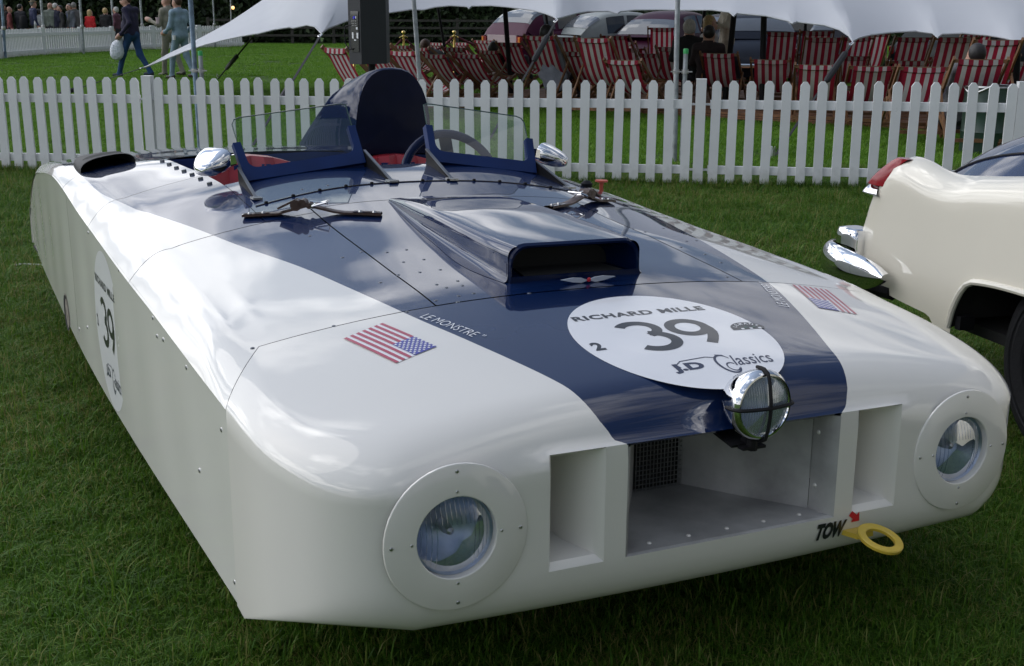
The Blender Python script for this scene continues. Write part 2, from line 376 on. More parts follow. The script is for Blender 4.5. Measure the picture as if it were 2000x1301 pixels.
def paint_mat():
    m, t, b = new_mat('two_tone_paint')
    a = N(t, 'ShaderNodeAttribute', attribute_name='car')
    s = N(t, 'ShaderNodeSeparateXYZ'); t.links.new(a.outputs['Vector'], s.inputs[0])
    fc = N(t, 'ShaderNodeFloatCurve'); cu = fc.mapping.curves[0]
    pts = [(.2,.2815),(.204,.283),(.222,.318),(.27,.345),(.34,.368),(.48,.422),(.6,.468),(.8,.536),(1.2,.625),(1.7,.755),(2.4,.9),(2.8,.93),(4.2,.92),(5.05,.6)]
    while len(cu.points) < len(pts): cu.points.new(.5, .5)
    for k, (x, y) in enumerate(pts): cu.points[k].location = (x / 5.2, y); cu.points[k].handle_type = 'AUTO_CLAMPED'
    fc.mapping.update()
    t.links.new(mathn(t, 'DIVIDE', s.outputs[1], 5.2), fc.inputs['Value'])
    k = mathn(t, 'LESS_THAN', mathn(t, 'ABSOLUTE', s.outputs[0]), fc.outputs[0])
    k = mathn(t, 'MULTIPLY', k, mathn(t, 'GREATER_THAN', s.outputs[2], 0.5))
    k = mathn(t, 'MULTIPLY', k, mathn(t, 'GREATER_THAN', mathn(t, 'SUBTRACT', s.outputs[2], mathn(t, 'MULTIPLY', s.outputs[1], .01)), 0.632))
    mxx = N(t, 'ShaderNodeMix', data_type='RGBA'); t.links.new(k, mxx.inputs['Factor'])
    nz = noise_into(t, 2.5, 3)
    t.links.new(ramp(t, nz, [(.3, tuple(c * .97 for c in CREAM)), (.7, CREAM)]), mxx.inputs['A'])
    t.links.new(ramp(t, nz, [(.3, NAVY), (.7, tuple(c * 1.2 for c in NAVY))]), mxx.inputs['B'])
    t.links.new(mxx.outputs['Result'], b.inputs['Base Color'])
    b.inputs['Roughness'].default_value = .4; b.inputs['Specular IOR Level'].default_value = .08; b.inputs['Coat Weight'].default_value = 1; b.inputs['Coat IOR'].default_value = 1.72; b.inputs['Coat Roughness'].default_value = .025
    rg = mathn(t, 'ADD', mathn(t, 'MULTIPLY', noise_into(t, 14, 6), .06), .0); t.links.new(rg, b.inputs['Coat Roughness'])
    return m
M['twotone'] = paint_mat()
M['lining'] = mat('cockpit_lining', (.62, .62, .64), .5, var=.05)
M['pad'] = mat('headrest_vinyl', (.006, .009, .026), .5, coat=.16, var=.25, scale=5, spec=.05, coat_rough=.2, bump=.15, bscale=6)

car = thing('racing_car', 'low wide white racing car with broad navy stripe and number 39', 'car', tuple(CO))
def part(name, mb, mats, label=None, parent=None, **k):
    o = mb.build(name, mats, parent or car, xf=cx, **k)
    if name.endswith(('_lettering', 'rivets', '_letters', 'flag_stars')): o['kind'] = 'stuff'
    if label: o['label'] = label
    return o
SV = .797                                             # seam behind the nose
def cubic(P0, C, P3, s):
    P1 = P0 + (C - P0) * .74; P2 = P3 + (C - P3) * .74
    return (1-s)**3 * P0 + 3*(1-s)**2*s * P1 + 3*(1-s)*s*s * P2 + s**3 * P3
# --- nose
_side = [(1.0,.632),(.993,.53),(.98,.44),(.955,.365),(.92,.295),(.872,.242),(.82,.211),(.77,.2)]
_k = np.arange(8.0); _t = np.linspace(0, 7, 17)
_su = ip(_t, _k, [p[0] for p in _side]); _sv = ip(_t, _k, [p[1] for p in _side])
_szb = ip(_t, _k, [.212,.228,.252,.284,.312,.318,.305,.285])
_sin = ip(_t, _k, [0,.012,.026,.042,.055,.062,.066,.07])
_slh = ip(_t, _k, [.004,.03,.055,.075,.09,.097,.098,.1])
_szw = ip(_t, _k, [.665,.65,.635,.62,.606,.6,.6,.6])
_sR = ip(_t, _k, [.985,.80,.60,.42,.32,.27,.24,.22])     # fraction of the run used by the rolled edge
_sus = ip(_t, _k, [.88,.874,.866,.854,.838,.815,.79,.765])
fu = [.745,.72,.695,.67,.645,.62,.595,.57,.54,.51,.465,.432,.40,.368,.335,.308,.282,.24,.19,.14,.09,.045,0]
H = []
for k in range(17): H.append((_su[k], _sv[k], _szb[k], _sin[k], _slh[k], _szw[k], _sR[k], _sus[k]))
for u in fu:
    zb = .268 + .017 * (u / .77) ** 2
    H.append((u, .2, zb, .07, .385 - zb, .60, .22, u))
_sinL = ip(_t, _k, [0,.004,.010,.018,.03,.046,.06,.07]); _slhL = ip(_t, _k, [.004,.010,.02,.036,.06,.085,.097,.1])
def pr_img(P):
    q = CR.T @ (CO + CM @ np.asarray(P) - EYEV); return _cx + FPX * q[0] / q[2], _cy + FPX * q[1] / q[2]
HL = []
for k in range(17):                                    # the left lower edge runs straight and level from the corner to the front
    u, v = _su[k], _sv[k]; d = np.array([_sus[k] - u, SV - v]); d /= np.linalg.norm(d); lo_, hi_ = .15, .45
    for _ in range(30):
        zb = (lo_ + hi_) / 2; err = -1e9
        for q in np.linspace(0, math.pi / 2, 7):
            x, y = pr_img([-(u + d[0] * _sinL[k] * (1 - math.sin(q))), v + d[1] * _sinL[k] * (1 - math.sin(q)), zb + _slhL[k] * (1 - math.cos(q))]); err = max(err, y - (1208 + (x - 475) * .072) if x > 475 else y - (1180 + (x - 462) * 2.3))
        if err > 0: lo_ = zb
        else: hi_ = zb
    HL.append((u, v, zb, _sinL[k], _slhL[k], _szw[k], _sR[k], _sus[k]))
cols = [(-a[0],) + a[1:7] + (-a[7],) for a in HL + H[17:]] + [a for a in H[::-1][1:]]
NW, NI = 9, 14
S_ROWS = [0, .10, .18, .27, .36, .45, .54, .63, .72, .81, .9, 1.0]
P = []; 
for (u, v, zb, ins, lh, zw, Rf, us) in cols:
    tgt = np.array([us, SV]); o = np.array([u, v]); run = tgt - o; L = np.linalg.norm(run); dirn = run / L
    col = []
    for k in range(6):
        ph = math.pi / 2 * k / 6
        col.append([*(o + dirn * ins * (1 - math.sin(ph))), zb + lh * (1 - math.cos(ph))])
    for k in range(NW): col.append([*o, zb + lh + (zw - zb - lh) * k / NW])
    R = L * Rf
    P0 = np.array([0, zw]); pc = o + dirn * .03; C = np.array([.03, float(deck(*pc)) - .002])
    p3 = o + dirn * R; P3 = np.array([R, float(deck(*p3))])
    # tangent of the deck at P3 so that the roll joins it smoothly
    p4 = o + dirn * (R + .02); sl = (float(deck(*p4)) - P3[1]) / .02
    C2 = P3 - np.array([1, sl]) * (R - .03) * .55
    for s in S_ROWS:
        P1 = P0 + (C - P0) * .8
        q = (1-s)**3 * P0 + 3*(1-s)**2*s * P1 + 3*(1-s)*s*s * C2 + s**3 * P3
        if abs(s - .10) < 1e-6 and abs(u) < .47: q = np.array([.002, .637])
        col.append([*(o + dirn * q[0]), q[1]])
    for k in range(1, NI + 1):
        p = p3 + (tgt - p3) * k / NI; col.append([*p, float(deck(*p))])
    P.append(col)
P = np.array(P); cu_ = np.array([c[0] for c in cols]); P_NOSE = P[0, 6 + NW:].copy()
R0 = 6; RS = 6 + NW + 1                                # first flat row (z=.385) and row z=.637
def nose_skip(i, j):
    um = (cu_[i] + cu_[i + 1]) / 2; zm = P[i:i+2, j:j+2, 2].mean(); vm = P[i:i+2, j:j+2, 1].mean()
    if R0 <= j < RS and vm < .21:
        if abs(um) < .282: return True
        if .335 < abs(um) < .465: return True
    return j < RS + 2 and math.hypot(abs(um) - .67, zm - .497) < .107
mb = MB().grid(P, at=P, skip=nose_skip)
# blue lip turned back under the top of the intake
lipc = [i for i in range(len(cu_)) if abs(cu_[i]) < .2825]
L3 = []
for i in lipc:
    p = P[i, RS]; L3.append([p, [p[0], .212, .629], [p[0], .235, .627], [p[0] * .98, .30, .632], [p[0] * .95, .45, .65]])
L3 = np.array(L3)
part('nose_panel', mb, M['twotone'], 'rounded white nose with navy stripe and open intake', attr=True, angle=50)
part('intake_lip', MB().grid(L3, flip=True), M['navy'], angle=60)
# pillars, slots and duct of the nose
mb = MB()
def rectfunnel(rings, close=True):
    A = []
    for (u0, u1, v, z0, z1) in rings: A.append([[u0, v, z0], [u1, v, z0], [u1, v, z1], [u0, v, z1], [u0, v, z0]])
    mb.grid(np.array(A))
    if close: mb.add(A[-1][:4], [(0, 1, 2, 3)])
for s in (-1, 1):
    a, b = sorted((s * .335, s * .465)); i0 = .028 if s > 0 else .008; 
    mb = MB(); rectfunnel([(a, b, .2, .385, .637), (a + .003, b - .004, .203, .389, .634), (a + .010, b - .014, .214, .399, .629), (a + .018, b - .05, .285, .408, .624), (a + .02, b - .055, .40, .41, .62)]); part('side_vent', mb, M['cream'], angle=30)
mb = MB()
def vwall(pts, z0, z1): mb.grid(np.array([[[u, v, z0], [u, v, (z0 + z1) / 2], [u, v, z1]] for u, v in pts]))
for s in (-1, 1):
    vwall([(s * .282, .2), (s * .276, .204), (s * .268, .214), (s * .262, .235), (s * .258, .262)], .385, .630)
    vwall([(s * .2575, .263), (s * .16, .385), (s * .065, .515)], .385, .640)
mb.grid(np.array([[[u, .2, .385], [u, .206, .3885], [u, .256, .3885]] for u in (-.285, -.1, .1, .285)]))
mb.grid(np.array([[[u, .258, .3875], [u, .52, .3875]] for u in (-.27, 0, .27)]))
M['duct'] = mat('duct_shade_grey', (.36, .355, .345), .6, var=.3, scale=7, bump=.1)  # white duct darkened to grey in the colour to imitate its inner shade
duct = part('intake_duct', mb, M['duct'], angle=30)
mb = MB()
for k in range(14): mb.tube([(-.065 + .13 * k / 13, .503, .388), (-.065 + .13 * k / 13, .503, .68)], .0012, 4)
for k in range(24): mb.tube([(-.066, .5035, .392 + .012 * k), (.066, .5035, .392 + .012 * k)], .0012, 4)
part('mesh_screen', mb, M['steel'], parent=duct)
mb = MB().box((0, .53, .52), (.14, .01, .3)); part('radiator', mb, M['dark'], parent=duct)
mb = MB()
for u in np.linspace(-.2, .21, 5): mb.lathe([(0, .004), (.004, .003), (.006, 0)], 8, basis((1,0,0),(0,1,0),(0,0,1),(u, .235, .3888)))
for z in (.45, .58): mb.lathe([(0, .004), (.004, .003), (.006, 0)], 8, basis((0,1,0),(0,0,1),(-1,0,0),(.2605, .246, z)))
part('duct_rivets', mb, M['cream'], parent=duct)

# --- deck panels behind the nose
def deck_panel(name, us, vs, mats=None, label=None):
    U, V = np.meshgrid(us, vs, indexing='ij'); Pn = np.stack([U, V, deck(U, V)], -1)
    return part(name, MB().grid(Pn, at=Pn), mats or M['twotone'], label, attr=True)
def lin(a, b, st): return np.linspace(a, b, max(2, int(round((b - a) / st)) + 1))
G = .0022
deck_panel('bonnet', lin(-.45 + G, .45 - G, .03), lin(SV + G * 2.6, 1.75, .03), label='navy bonnet with rivets')
def shoulder_rows(v, s, inner, n=9):
    """points from the crease over the shoulder (sign s) at station v"""
    W = float(Wh(v)); zc = float(Zcr(v)); us = float(ush(v)); sh = min(.88, us * .95)
    corner_u = W - .03 if v < .8 else float(ip(v, [.8, 1.3, 4.3, 5.1], [.972, .95, .945, .9]))
    t = max(0, min(1, (v - 4.3) / .75))
    corner_u += (.0022 * math.sin(17 * v + 2) + .0015 * math.sin(29 * v)) * min(1, max(0, (v - .9) / .3)); zc3 = float(deck(sh, min(v, 5.05))); corner = np.array([min(corner_u, W - .01) * (1 - t) + (sh * .5 + W * .5) * t, zc3 + (-.004 if t == 0 else 0.02 * t * (1 - t))])
    P0 = np.array([W, zc]); P3 = np.array([sh, zc3])
    r = []
    for k in range(n):
        q = cubic(P0, corner, P3, k / (n - 1)); r.append((s * q[0], q[1]))
    return r, sh
def shoulder_panel(name, s, v0, v1, inner, nose=False, label=None):
    vs = lin(v0, v1, .04); nin = 14; G3 = []
    for v in vs:
        r, sh = shoulder_rows(v, s, inner)
        row = []
        for (u, z) in r:
            vv = v
            if nose:
                fr = np.clip((1.0 - abs(u)) / .12, 0, 1); st = .636 + (SV + .004 - .636) * fr
                vv = st + (v1 - st) * (v - v0) / (v1 - v0)
                r2, _ = shoulder_rows(max(vv, .636), s, inner); u, z = r2[len(row)]
            row.append([u, vv, z])
        for k in range(1, nin + 1):
            u = s * (sh + (inner - sh) * k / nin)
            vv = v if not nose else SV + .004 + (v1 - SV - .004) * (v - v0) / (v1 - v0)
            row.append([u, vv, float(deck(u, min(vv, 5.05)))])
        G3.append(row)
    G3 = np.array(G3)
    if nose:
        nc = P_NOSE if s < 0 else P_NOSE * np.array([-1, 1, 1])
        def resample(c, m):
            d = np.r_[0, np.cumsum(np.linalg.norm(np.diff(c, axis=0), axis=1))]; return np.stack([np.interp(np.linspace(0, d[-1], m), d, c[:, a]) for a in range(3)], 1)
        sh_n = 9; tgt = resample(nc, sh_n) + [0, .0035, 0]; dl = tgt - G3[0, :sh_n]
        for i in range(len(G3)):
            wgt = max(0, 1 - i / 7) ; wgt = wgt * wgt * (3 - 2 * wgt); G3[i, :sh_n] += dl * wgt; G3[i, sh_n:] += dl[-1] * wgt * np.linspace(.9, 0, G3.shape[1] - sh_n)[:, None]
    return part(name, MB().grid(G3, at=G3, flip=(s > 0)), M['twotone'], label, attr=True, angle=45)
for s in (-1, 1):
    shoulder_panel('fender_panel', s, .64, 1.712, .45 + G, nose=True)
    shoulder_panel('shoulder_panel', s, 1.716, 2.462, .602)
    shoulder_panel('shoulder_panel', s, 2.466, 3.128, .602)
deck_panel('cowl_panel', lin(-.6, .6, .03), lin(1.754, 2.2, .025))
deck_panel('bonnet_filler', lin(-.6, -.45 - G, .03), lin(1.716, 1.754, .02)); deck_panel('bonnet_filler', lin(.45 + G, .6, .03), lin(1.716, 1.754, .02))
# rear deck, full width, closing over the tail
vs = np.concatenate([lin(3.134, 4.3, .05), np.array([4.36,4.42,4.5,4.58,4.66,4.74,4.82,4.88,4.93,4.97,5.0,5.02,5.035,5.045,5.05])])
G3 = []
for v in vs:
    rl, sh = shoulder_rows(v, -1, 0); rr, _ = shoulder_rows(v, 1, 0)
    row = [[u, v, z] for u, z in rl]
    for k in range(1, 24):
        u = -sh + 2 * sh * k / 24; row.append([u, v, float(deck(u, v))])
    row += [[u, v, z] for u, z in rr[::-1]]
    G3.append(row)
last = np.array(G3[-1]); back = last.copy(); back[:, 1] += .06; back[:, 2] = np.minimum(back[:, 2], .45); back2 = last.copy(); back2[:, 1] += .09; back2[:, 2] = .26
G3 += [back.tolist(), back2.tolist()]
G3 = np.array(G3); part('rear_panel', MB().grid(G3, at=G3), M['twotone'], attr=True, angle=45)
# slab sides
def slab(name, s, v0, v1):
    vs = lin(v0, v1, .08) if v1 < 4 else np.concatenate([lin(v0, 4.4, .08), lin(4.45, 5.15, .035)])
    G4 = []
    for v in vs:
        zb, zc = float(Zb(v)), float(Zcr(v)); ww = float(Wh(v)) - .004
        buck = .0025 * math.sin(5 * v + 1) * math.sin(9 * v)
        G4.append([[s * (ww - .03), v, zb - .001], [s * (ww - .003), v, zb], [s * ww, v, zb + .004]] + [[s * (ww + buck * math.sin(math.pi * k / 8)), v, zb + .004 + (zc + .006 - zb - .004) * k / 8] for k in range(1, 9)])
    G4 = np.array(G4)
    return part(name, MB().grid(G4, flip=(s > 0)), M['side'], angle=30)
M['side'] = mat('side_paint', (0.76, 0.75, 0.70), .4, coat=1.0, var=.03, scale=2, coat_rough=.06, spec=.1)
for s in (-1, 1):
    slab('side_panel', s, .638, 3.062); slab('rear_side_panel', s, 3.067, 5.15)
# dark inner shell so that the seams read dark, and a flat floor
mb = MB()
us = lin(-.87, .87, .06)
for va, vb in ((.70, 2.19), (3.14, 4.6)):
    vv = lin(va, vb, .06); U, V = np.meshgrid(us, vv, indexing='ij'); mb.grid(np.stack([U, V, deck(U, V) - .012], -1))
for s in (-1, 1):
    vv = lin(.62, 4.9, .1); mb.grid(np.array([[[s * (float(Wh(v)) - .015), v, .26], [s * (float(Wh(v)) - .015), v, float(Zcr(v)) - .02], [s * (float(Wh(v)) - .07), v, float(Zcr(v)) + .02]] for v in vv]))
mb.box((0, 2.85, .255), (1.9, 4.4, .01)); mb.box((0, .62, .5), (1.5, .01, .3))
part('inner_shell', mb, M['dark'], smooth=False)
for v in (1.15, 4.2):
    for s in (-1, 1):
        mb = MB().lathe([(.18, -.09), (.30, -.1), (.345, -.085), (.352, -.05), (.352, .05), (.345, .085), (.30, .1), (.18, .09)], 28, basis((0,1,0), (0,0,1), (1,0,0), (s * .78, v, .352)))
        wl = part('wheel', mb, M['rubber'])
        part('rim', MB().lathe([(0, .05), (.1, .05), (.18, .08), (.18, -.08), (0, -.05)], 20, basis((0,1,0), (0,0,1), (1,0,0), (s * .78, v, .352))), M['steel'], parent=wl)

# --- headlights
M['lens_glass'] = glass('lens_glass', (.84, .87, .92), .04, (.35, .40, .48), .7)
M['reflector'] = mat('lamp_reflector', (.50, .56, .68), .42, metal=1.0, var=.15, scale=30)
for s in (-1, 1):
    A = basis((1, 0, 0), (0, 0, 1), (0, -1, 0), (s * .669, .2, .497))    # lathe axis towards the front
    ring = part('headlight', MB().lathe([(.0845, -.02), (.0845, .003), (.0865, .0048), (.1495, .0048), (.1518, .0032), (.1525, 0)], 48, A), M['cream'], label='round cover plate with recessed headlamp')
    part('reflector', MB().lathe([(.012, -.075), (.03, -.072), (.05, -.06), (.07, -.04), (.084, -.012)], 32, A), M['reflector'], parent=ring)
    part('lens', MB().lathe([(0, .006), (.03, .003), (.06, -.005), (.078, -.013), (.0843, -.018)], 32, A), M['lens_glass'], parent=ring)
    mb = MB()
    for k in range(15):
        x = -.07 + .01 * k; h = math.sqrt(max(0, .078 ** 2 - x * x)); zt = .01 * (1 - (x / .08) ** 2)
        pts = [np.array([x, y, .003 - (x * x + y * y) * 3.2]) for y in np.linspace(-h if abs(k - 7) > 3 else h * .35, h, 7)]
        mb.tube([A[:3, :3] @ (p + [0, 0, .0025]) + A[:3, 3] for p in pts], .0016, 4)
    part('lens_ribs', mb, M['lens_glass'], parent=ring)
    part('bulb', MB().lathe([(0, -.025), (.008, -.03), (.012, -.05), (.012, -.075)], 10, A), M['steel'], parent=ring)
    part('lamp_bowl', MB().lathe([(0, -.09), (.09, -.085), (.1, -.01), (.086, .0)], 24, A), M['dark'], parent=ring)
    for r in (.137, .0955):
        for a in (90, 180, 270, 0):
            ca, sa = math.cos(rad(a)), math.sin(rad(a))
            c = A[:3, :3] @ np.array([ca * r, sa * r, .0048]) + A[:3, 3]; q = .0042 if r > .1 else .0033
            part('screw', MB().lathe([(0, .0022), (q * .7, .0018), (q, 0)], 8, basis((1,0,0), (0,0,1), (0,-1,0), c)), M['steel'], parent=ring)

# --- spotlight on the intake lip
sc = np.array([.006, .145, .705]); zd = np.array([.05, -1, .02]); A = frame_z(zd, sc)
lamp = part('spot_lamp', MB().lathe([(0, -.085), (.03, -.08), (.055, -.06), (.07, -.03), (.076, -.008), (.0775, 0), (.0765, .008), (.07, .016), (.066, .016), (.062, .01)], 40, A), M['chrome'], label='chrome spot lamp with black crossed guard straps')
part('reflector', MB().lathe([(.0, -.05), (.03, -.042), (.05, -.02), (.064, .008)], 28, A), M['reflector'], parent=lamp)
M['spot_glass'] = glass('spot_glass', (.9, .92, .94), .17, (.62, .66, .70), .8)
part('lens', MB().lathe([(0, .026), (.03, .022), (.05, .016), (.066, .009)], 28, A), M['spot_glass'], parent=lamp)
mb = MB()
for k in range(23):
    x = -.061 + .00555 * k; h = math.sqrt(max(1e-6, .063 ** 2 - x * x))
    mb.tube([A[:3, :3] @ np.array([x, y, .0265 - (x * x + y * y) * 3.6]) + A[:3, 3] for y in np.linspace(-h, h, 9)], .0017, 4)
part('lens_ribs', mb, M['spot_glass'], parent=lamp)
mb = MB()
for ax in (0, 1):
    hs = [(.0785, -.016), (.0795, -.004), (.079, .007), (.072, .0195), (.062, .0235), (.045, .028), (.022, .0315)]
    pts = [A[:3, :3] @ np.array([q[0] if ax else 0, 0 if ax else q[0], q[1]]) + A[:3, 3] for q in [(-a, b) for a, b in hs] + [(0, .033)] + hs[::-1]]
    mb.tube(pts, .004, 6)
part('guard_strap', mb, M['rubber'], parent=lamp)
mb = MB().tube([sc + [0, .02, -.07], sc + [0, .03, -.09], sc + [0, .05, -.1]], .012, 8); mb.bar(sc + [-.02, .03, -.098], sc + [-.02, .2, -.07], .05, .006); mb.bar(sc + [-.03, .02, -.1], sc + [.03, .02, -.1], .02, .006)
mb.lathe([(0, .012), (.012, .012), (.012, -.012), (0, -.012)], 8, basis((1,0,0), (0,1,0), (0,0,1), sc + [0, .02, -.095]))
part('lamp_bracket', mb, M['black'], parent=lamp)

# --- printed marks that lie on the skin
def on_deck(off=.0016): return lambda u, v: [u, v, float(deck(u, v)) + off]
def on_side(off=.0022): return lambda a, b: [-(float(Wh(a)) - .004 + off), a, b]
def stick(name, polys, fn, material, parent=None):
    mb = MB()
    for V, F in polys:
        if len(V): mb.add([fn(*p) for p in V], F)
    return part(name, mb, material, parent=parent, smooth=False)
def disc(c, rx, ry, n=48, rings=6):
    V = [c]; F = []
    for k in range(1, rings + 1):
        for j in range(n):
            a = 2 * math.pi * j / n; V.append((c[0] + rx * k / rings * math.cos(a), c[1] + ry * k / rings * math.sin(a)))
    for j in range(n): F.append((0, 1 + j, 1 + (j + 1) % n))
    for k in range(rings - 1):
        for j in range(n):
            a = 1 + k * n + j; b = 1 + k * n + (j + 1) % n; F.append((a, a + n, b + n, b))
    return np.array(V), F
def stroke(pts, w):
    pts = np.array(pts, float); k = len(pts); w = np.full(k, w) if np.isscalar(w) else np.array(w)
    T = np.gradient(pts, axis=0); T /= np.linalg.norm(T, axis=1)[:, None] + 1e-9; Nn = np.stack([-T[:, 1], T[:, 0]], 1)
    V = np.concatenate([pts + Nn * w[:, None] / 2, pts - Nn * w[:, None] / 2]); return V, [(i, i + k, i + k + 1, i + 1) for i in range(k - 1)]
def arc(cx_, cy_, rx, ry, a0, a1, n=20):
    return [(cx_ + rx * math.cos(rad(a)), cy_ + ry * math.sin(rad(a))) for a in np.linspace(a0, a1, n)]
def xform(geo, sx, sy, ox, oy, rot=0):
    V, F = geo; V = np.asarray(V); 
    if len(V) == 0: return geo
    c, s_ = math.cos(rot), math.sin(rot); X = V[:, 0] * sx; Y = V[:, 1] * sy
    return np.stack([X * c - Y * s_ + ox, X * s_ + Y * c + oy], 1), F
def fit(geo, w_, h_, ox, oy):
    V, F = geo; V = np.asarray(V); lo, hi = V.min(0), V.max(0); sc_ = np.array([w_, h_]) / (hi - lo)
    return (V - (lo + hi) / 2) * sc_ + [ox, oy], F
def roundel(fn, parent_name, flip, c, r, label, off_fn, zs=1.0):
    """white disc with its printing; local axes: right, up, unit = the disc radius"""
    def put(geo): 
        V, F = geo; V = np.asarray(V); return np.stack([c[0] + flip * V[:, 0] * r, c[1] + V[:, 1] * r * zs], 1), F
    base = stick('number_roundel', [put(disc((0, 0), 1, 1, 96, 12))], fn(.0007), M['print_white']); base['label'] = label
    f2 = fn(.0013)
    three = stroke(arc(-.245, .39, .185, .17, 150, -75, 22) , .105), stroke(arc(-.225, .07, .215, .2, 82, -140, 24), .115)
    nine = stroke(arc(.265, .33, .18, .185, 0, 360, 36), .105), stroke([(.445, .33), (.455, .25), (.445, .16), (.41, .07), (.36, -.02), (.30, -.11)], [.105, .11, .112, .112, .11, .11])
    stick('race_number', [put((np.asarray(g[0]) * [1.02, .80] + [-.03, -.115], g[1])) for g in three + nine], f2, M['print_black'], base)
    stick('class_number', [put(fit(text_geo('2', 1, .04), .11, .16, -.86, -.04))], f2, M['print_black'], base)
    stick('sponsor_lettering', [put(fit(text_geo('RICHARD MILLE', 1, .035, 0, 1.1), 1.48, .105, -.04, .555))], f2, M['print_black'], base)
    jd = [fit(text_geo('J.D', 1, .05), .34, .16, -.26, -.60)]
    cl_ = [stroke(arc(.30, -.50, .135, .17, 55, 330, 30), [.012 + .024 * math.sin(math.pi * k / 29) for k in range(30)]),
           stroke(arc(.33, -.56, .075, .075, 330, 40, 16), .018), stroke([(.22, -.36), (.1, -.33), (-.1, -.345), (-.3, -.36), (-.40, -.42), (-.38, -.48)], .014),
           stroke([(.40, -.40), (.36, -.33), (.26, -.31)], .015), fit(text_geo('lassics', 1, .004, .35), .62, .20, .78 - .08, -.45)]
    cl_ = [(np.asarray(g[0]) * [.72, .9] + [-.06, -.16], g[1]) for g in cl_]
    stick('dealer_lettering', [put(g) for g in jd + cl_], f2, M['print_navy'], base)
    arcs = np.array(arc(.90, .02, .20, .14, 165, 12, 14)); arcs = np.concatenate([arcs, [[1.07, .0], [.70, .0]]])
    arcs[:, 0] -= .03
    stick('event_badge', [put((arcs, [tuple(range(len(arcs)))]))], f2, M['print_black'], base)
    f3 = fn(.0018)
    lm = []
    for k, ch in enumerate('LEMANS'):
        a = rad(150 - 23 * k); lm.append(xform(text_geo(ch, 1, .02), .06, .055, .87 + .155 * math.cos(a), .015 + .105 * math.sin(a), a - math.pi / 2))
    stick('badge_letters', [put(g) for g in lm], f3, M['print_white'], base)
    chk = []
    for k in range(5):
        x = .77 + .05 * k; chk.append(([(x, .0 + .028 * (k % 2)), (x + .035, .0 + .028 * (k % 2)), (x + .04, .03 + .028 * (k % 2)), (x + .005, .03 + .028 * (k % 2))], [(0, 1, 2, 3)]))
    stick('badge_checks', [put(g) for g in chk[::2]], f3, M['print_white'], base); stick('badge_checks', [put(g) for g in chk[1::2]], f3, M['print_green'], base)
    return base
roundel(on_deck, 'r', 1, (.012, .474), .25, 'round white race number plate on the navy nose', None)
roundel(on_side, 's', -1, (2.21, .462), .262, 'round white race number on the flank', None)
# flags beside the stripe
def flag(ri, ro, fo, fi):
    q = [np.array(p) for p in (ri, ro, fo, fi)]
    def at(a, b): return q[0] * (1-a) * (1-b) + q[1] * (1-a) * b + q[2] * a * b + q[3] * a * (1-b)   # a: rear->front, b: inner->outer
    def rect(a0, a1, b0, b1, n=6):
        V = []; 
        for k in range(n + 1): V += [at(a0 + (a1 - a0) * k / n, b0), at(a0 + (a1 - a0) * k / n, b1)]
        return np.array(V), [(2*k, 2*k+1, 2*k+3, 2*k+2) for k in range(n)]
    base = stick('flag', [rect(0, 1, 0, 1)], on_deck(.0012), M['print_white'])
    for k in range(7):
        b0 = k * 2 / 13; stick('flag_stripe', [rect(0, .59 if b0 < .53 else 1, b0, b0 + 1 / 13)], on_deck(.002), M['flag_red'], base)
    stick('flag_canton', [rect(.59, 1, 0, 7 / 13)], on_deck(.002), M['flag_blue'], base)
    st = []
    for r_ in range(9):
        for k in range(6 if r_ % 2 == 0 else 5):
            a = .59 + .41 * ((k + (.5 if r_ % 2 == 0 else 1)) / 6); b = 7 / 13 * (r_ + .5) / 9
            V = []; c = at(a, b)
            for j in range(10):
                rr = .0042 if j % 2 == 0 else .0019; an = math.pi / 5 * j; V.append(c + [rr * math.cos(an), rr * math.sin(an)])
            st.append((np.array(V), [tuple(range(10))]))
    stick('flag_stars', st, on_deck(.0028), M['print_white'], base)
flag((-.602, .756), (-.708, .722), (-.650, .553), (-.541, .586)); flag((.609, .785), (.716, .765), (.648, .566), (.547, .60))
# nickname along both stripe edges
def along(txt, p0, p1, h, bold, mirror=1):
    p0, p1 = np.array(p0), np.array(p1); d = p1 - p0; L = np.linalg.norm(d); d /= L; n = np.array([-d[1], d[0]]) * mirror
    g = fit(text_geo(txt, 1, bold, .1), L, h, L / 2, 0); V = np.array([p0 + d * a + n * b for a, b in g[0]]); return V, g[1]
stick('nickname_lettering', [along('LE MONSTRE "', (-.50, .755), (-.428, .588), .030, -.012)], on_deck(.0016), M['print_white'])
stick('nickname_lettering', [along('LE MONSTRE "', (.437, .606), (.515, .79), .030, -.012)], on_deck(.0016), M['print_white'])
# TOW marking, arrow and ring on the lower lip
def on_lip(u, z): 
    return [u, .2 - .0015 + (max(0, .385 - z) / .1) ** 2 * .022, z]
stick('tow_lettering', [fit(text_geo('TOW', 1, .06, .25), .088, .044, .280, .352)], on_lip, M['print_black'])
ar = np.array([.040, -.003]) + np.array([(.287, .384), (.300, .374), (.296, .366), (.321, .366), (.318, .390), (.311, .383), (.296, .395)])
stick('tow_arrow', [(ar, [tuple(range(7))])], on_lip, M['red'])
A = frame_z((.08, -.28, .95), (.350, .118, .352))
tow = part('tow_ring', MB().lathe([(.034, -.004), (.0335, .003), (.036, .0055), (.051, .0055), (.0535, .003), (.053, -.004), (.034, -.004)], 36, A), M['yellow'], label='yellow towing ring')
part('tow_shank', MB().bar((.345, .16, .345), (.34, .26, .33), .05, .012), M['yellow'], parent=tow)

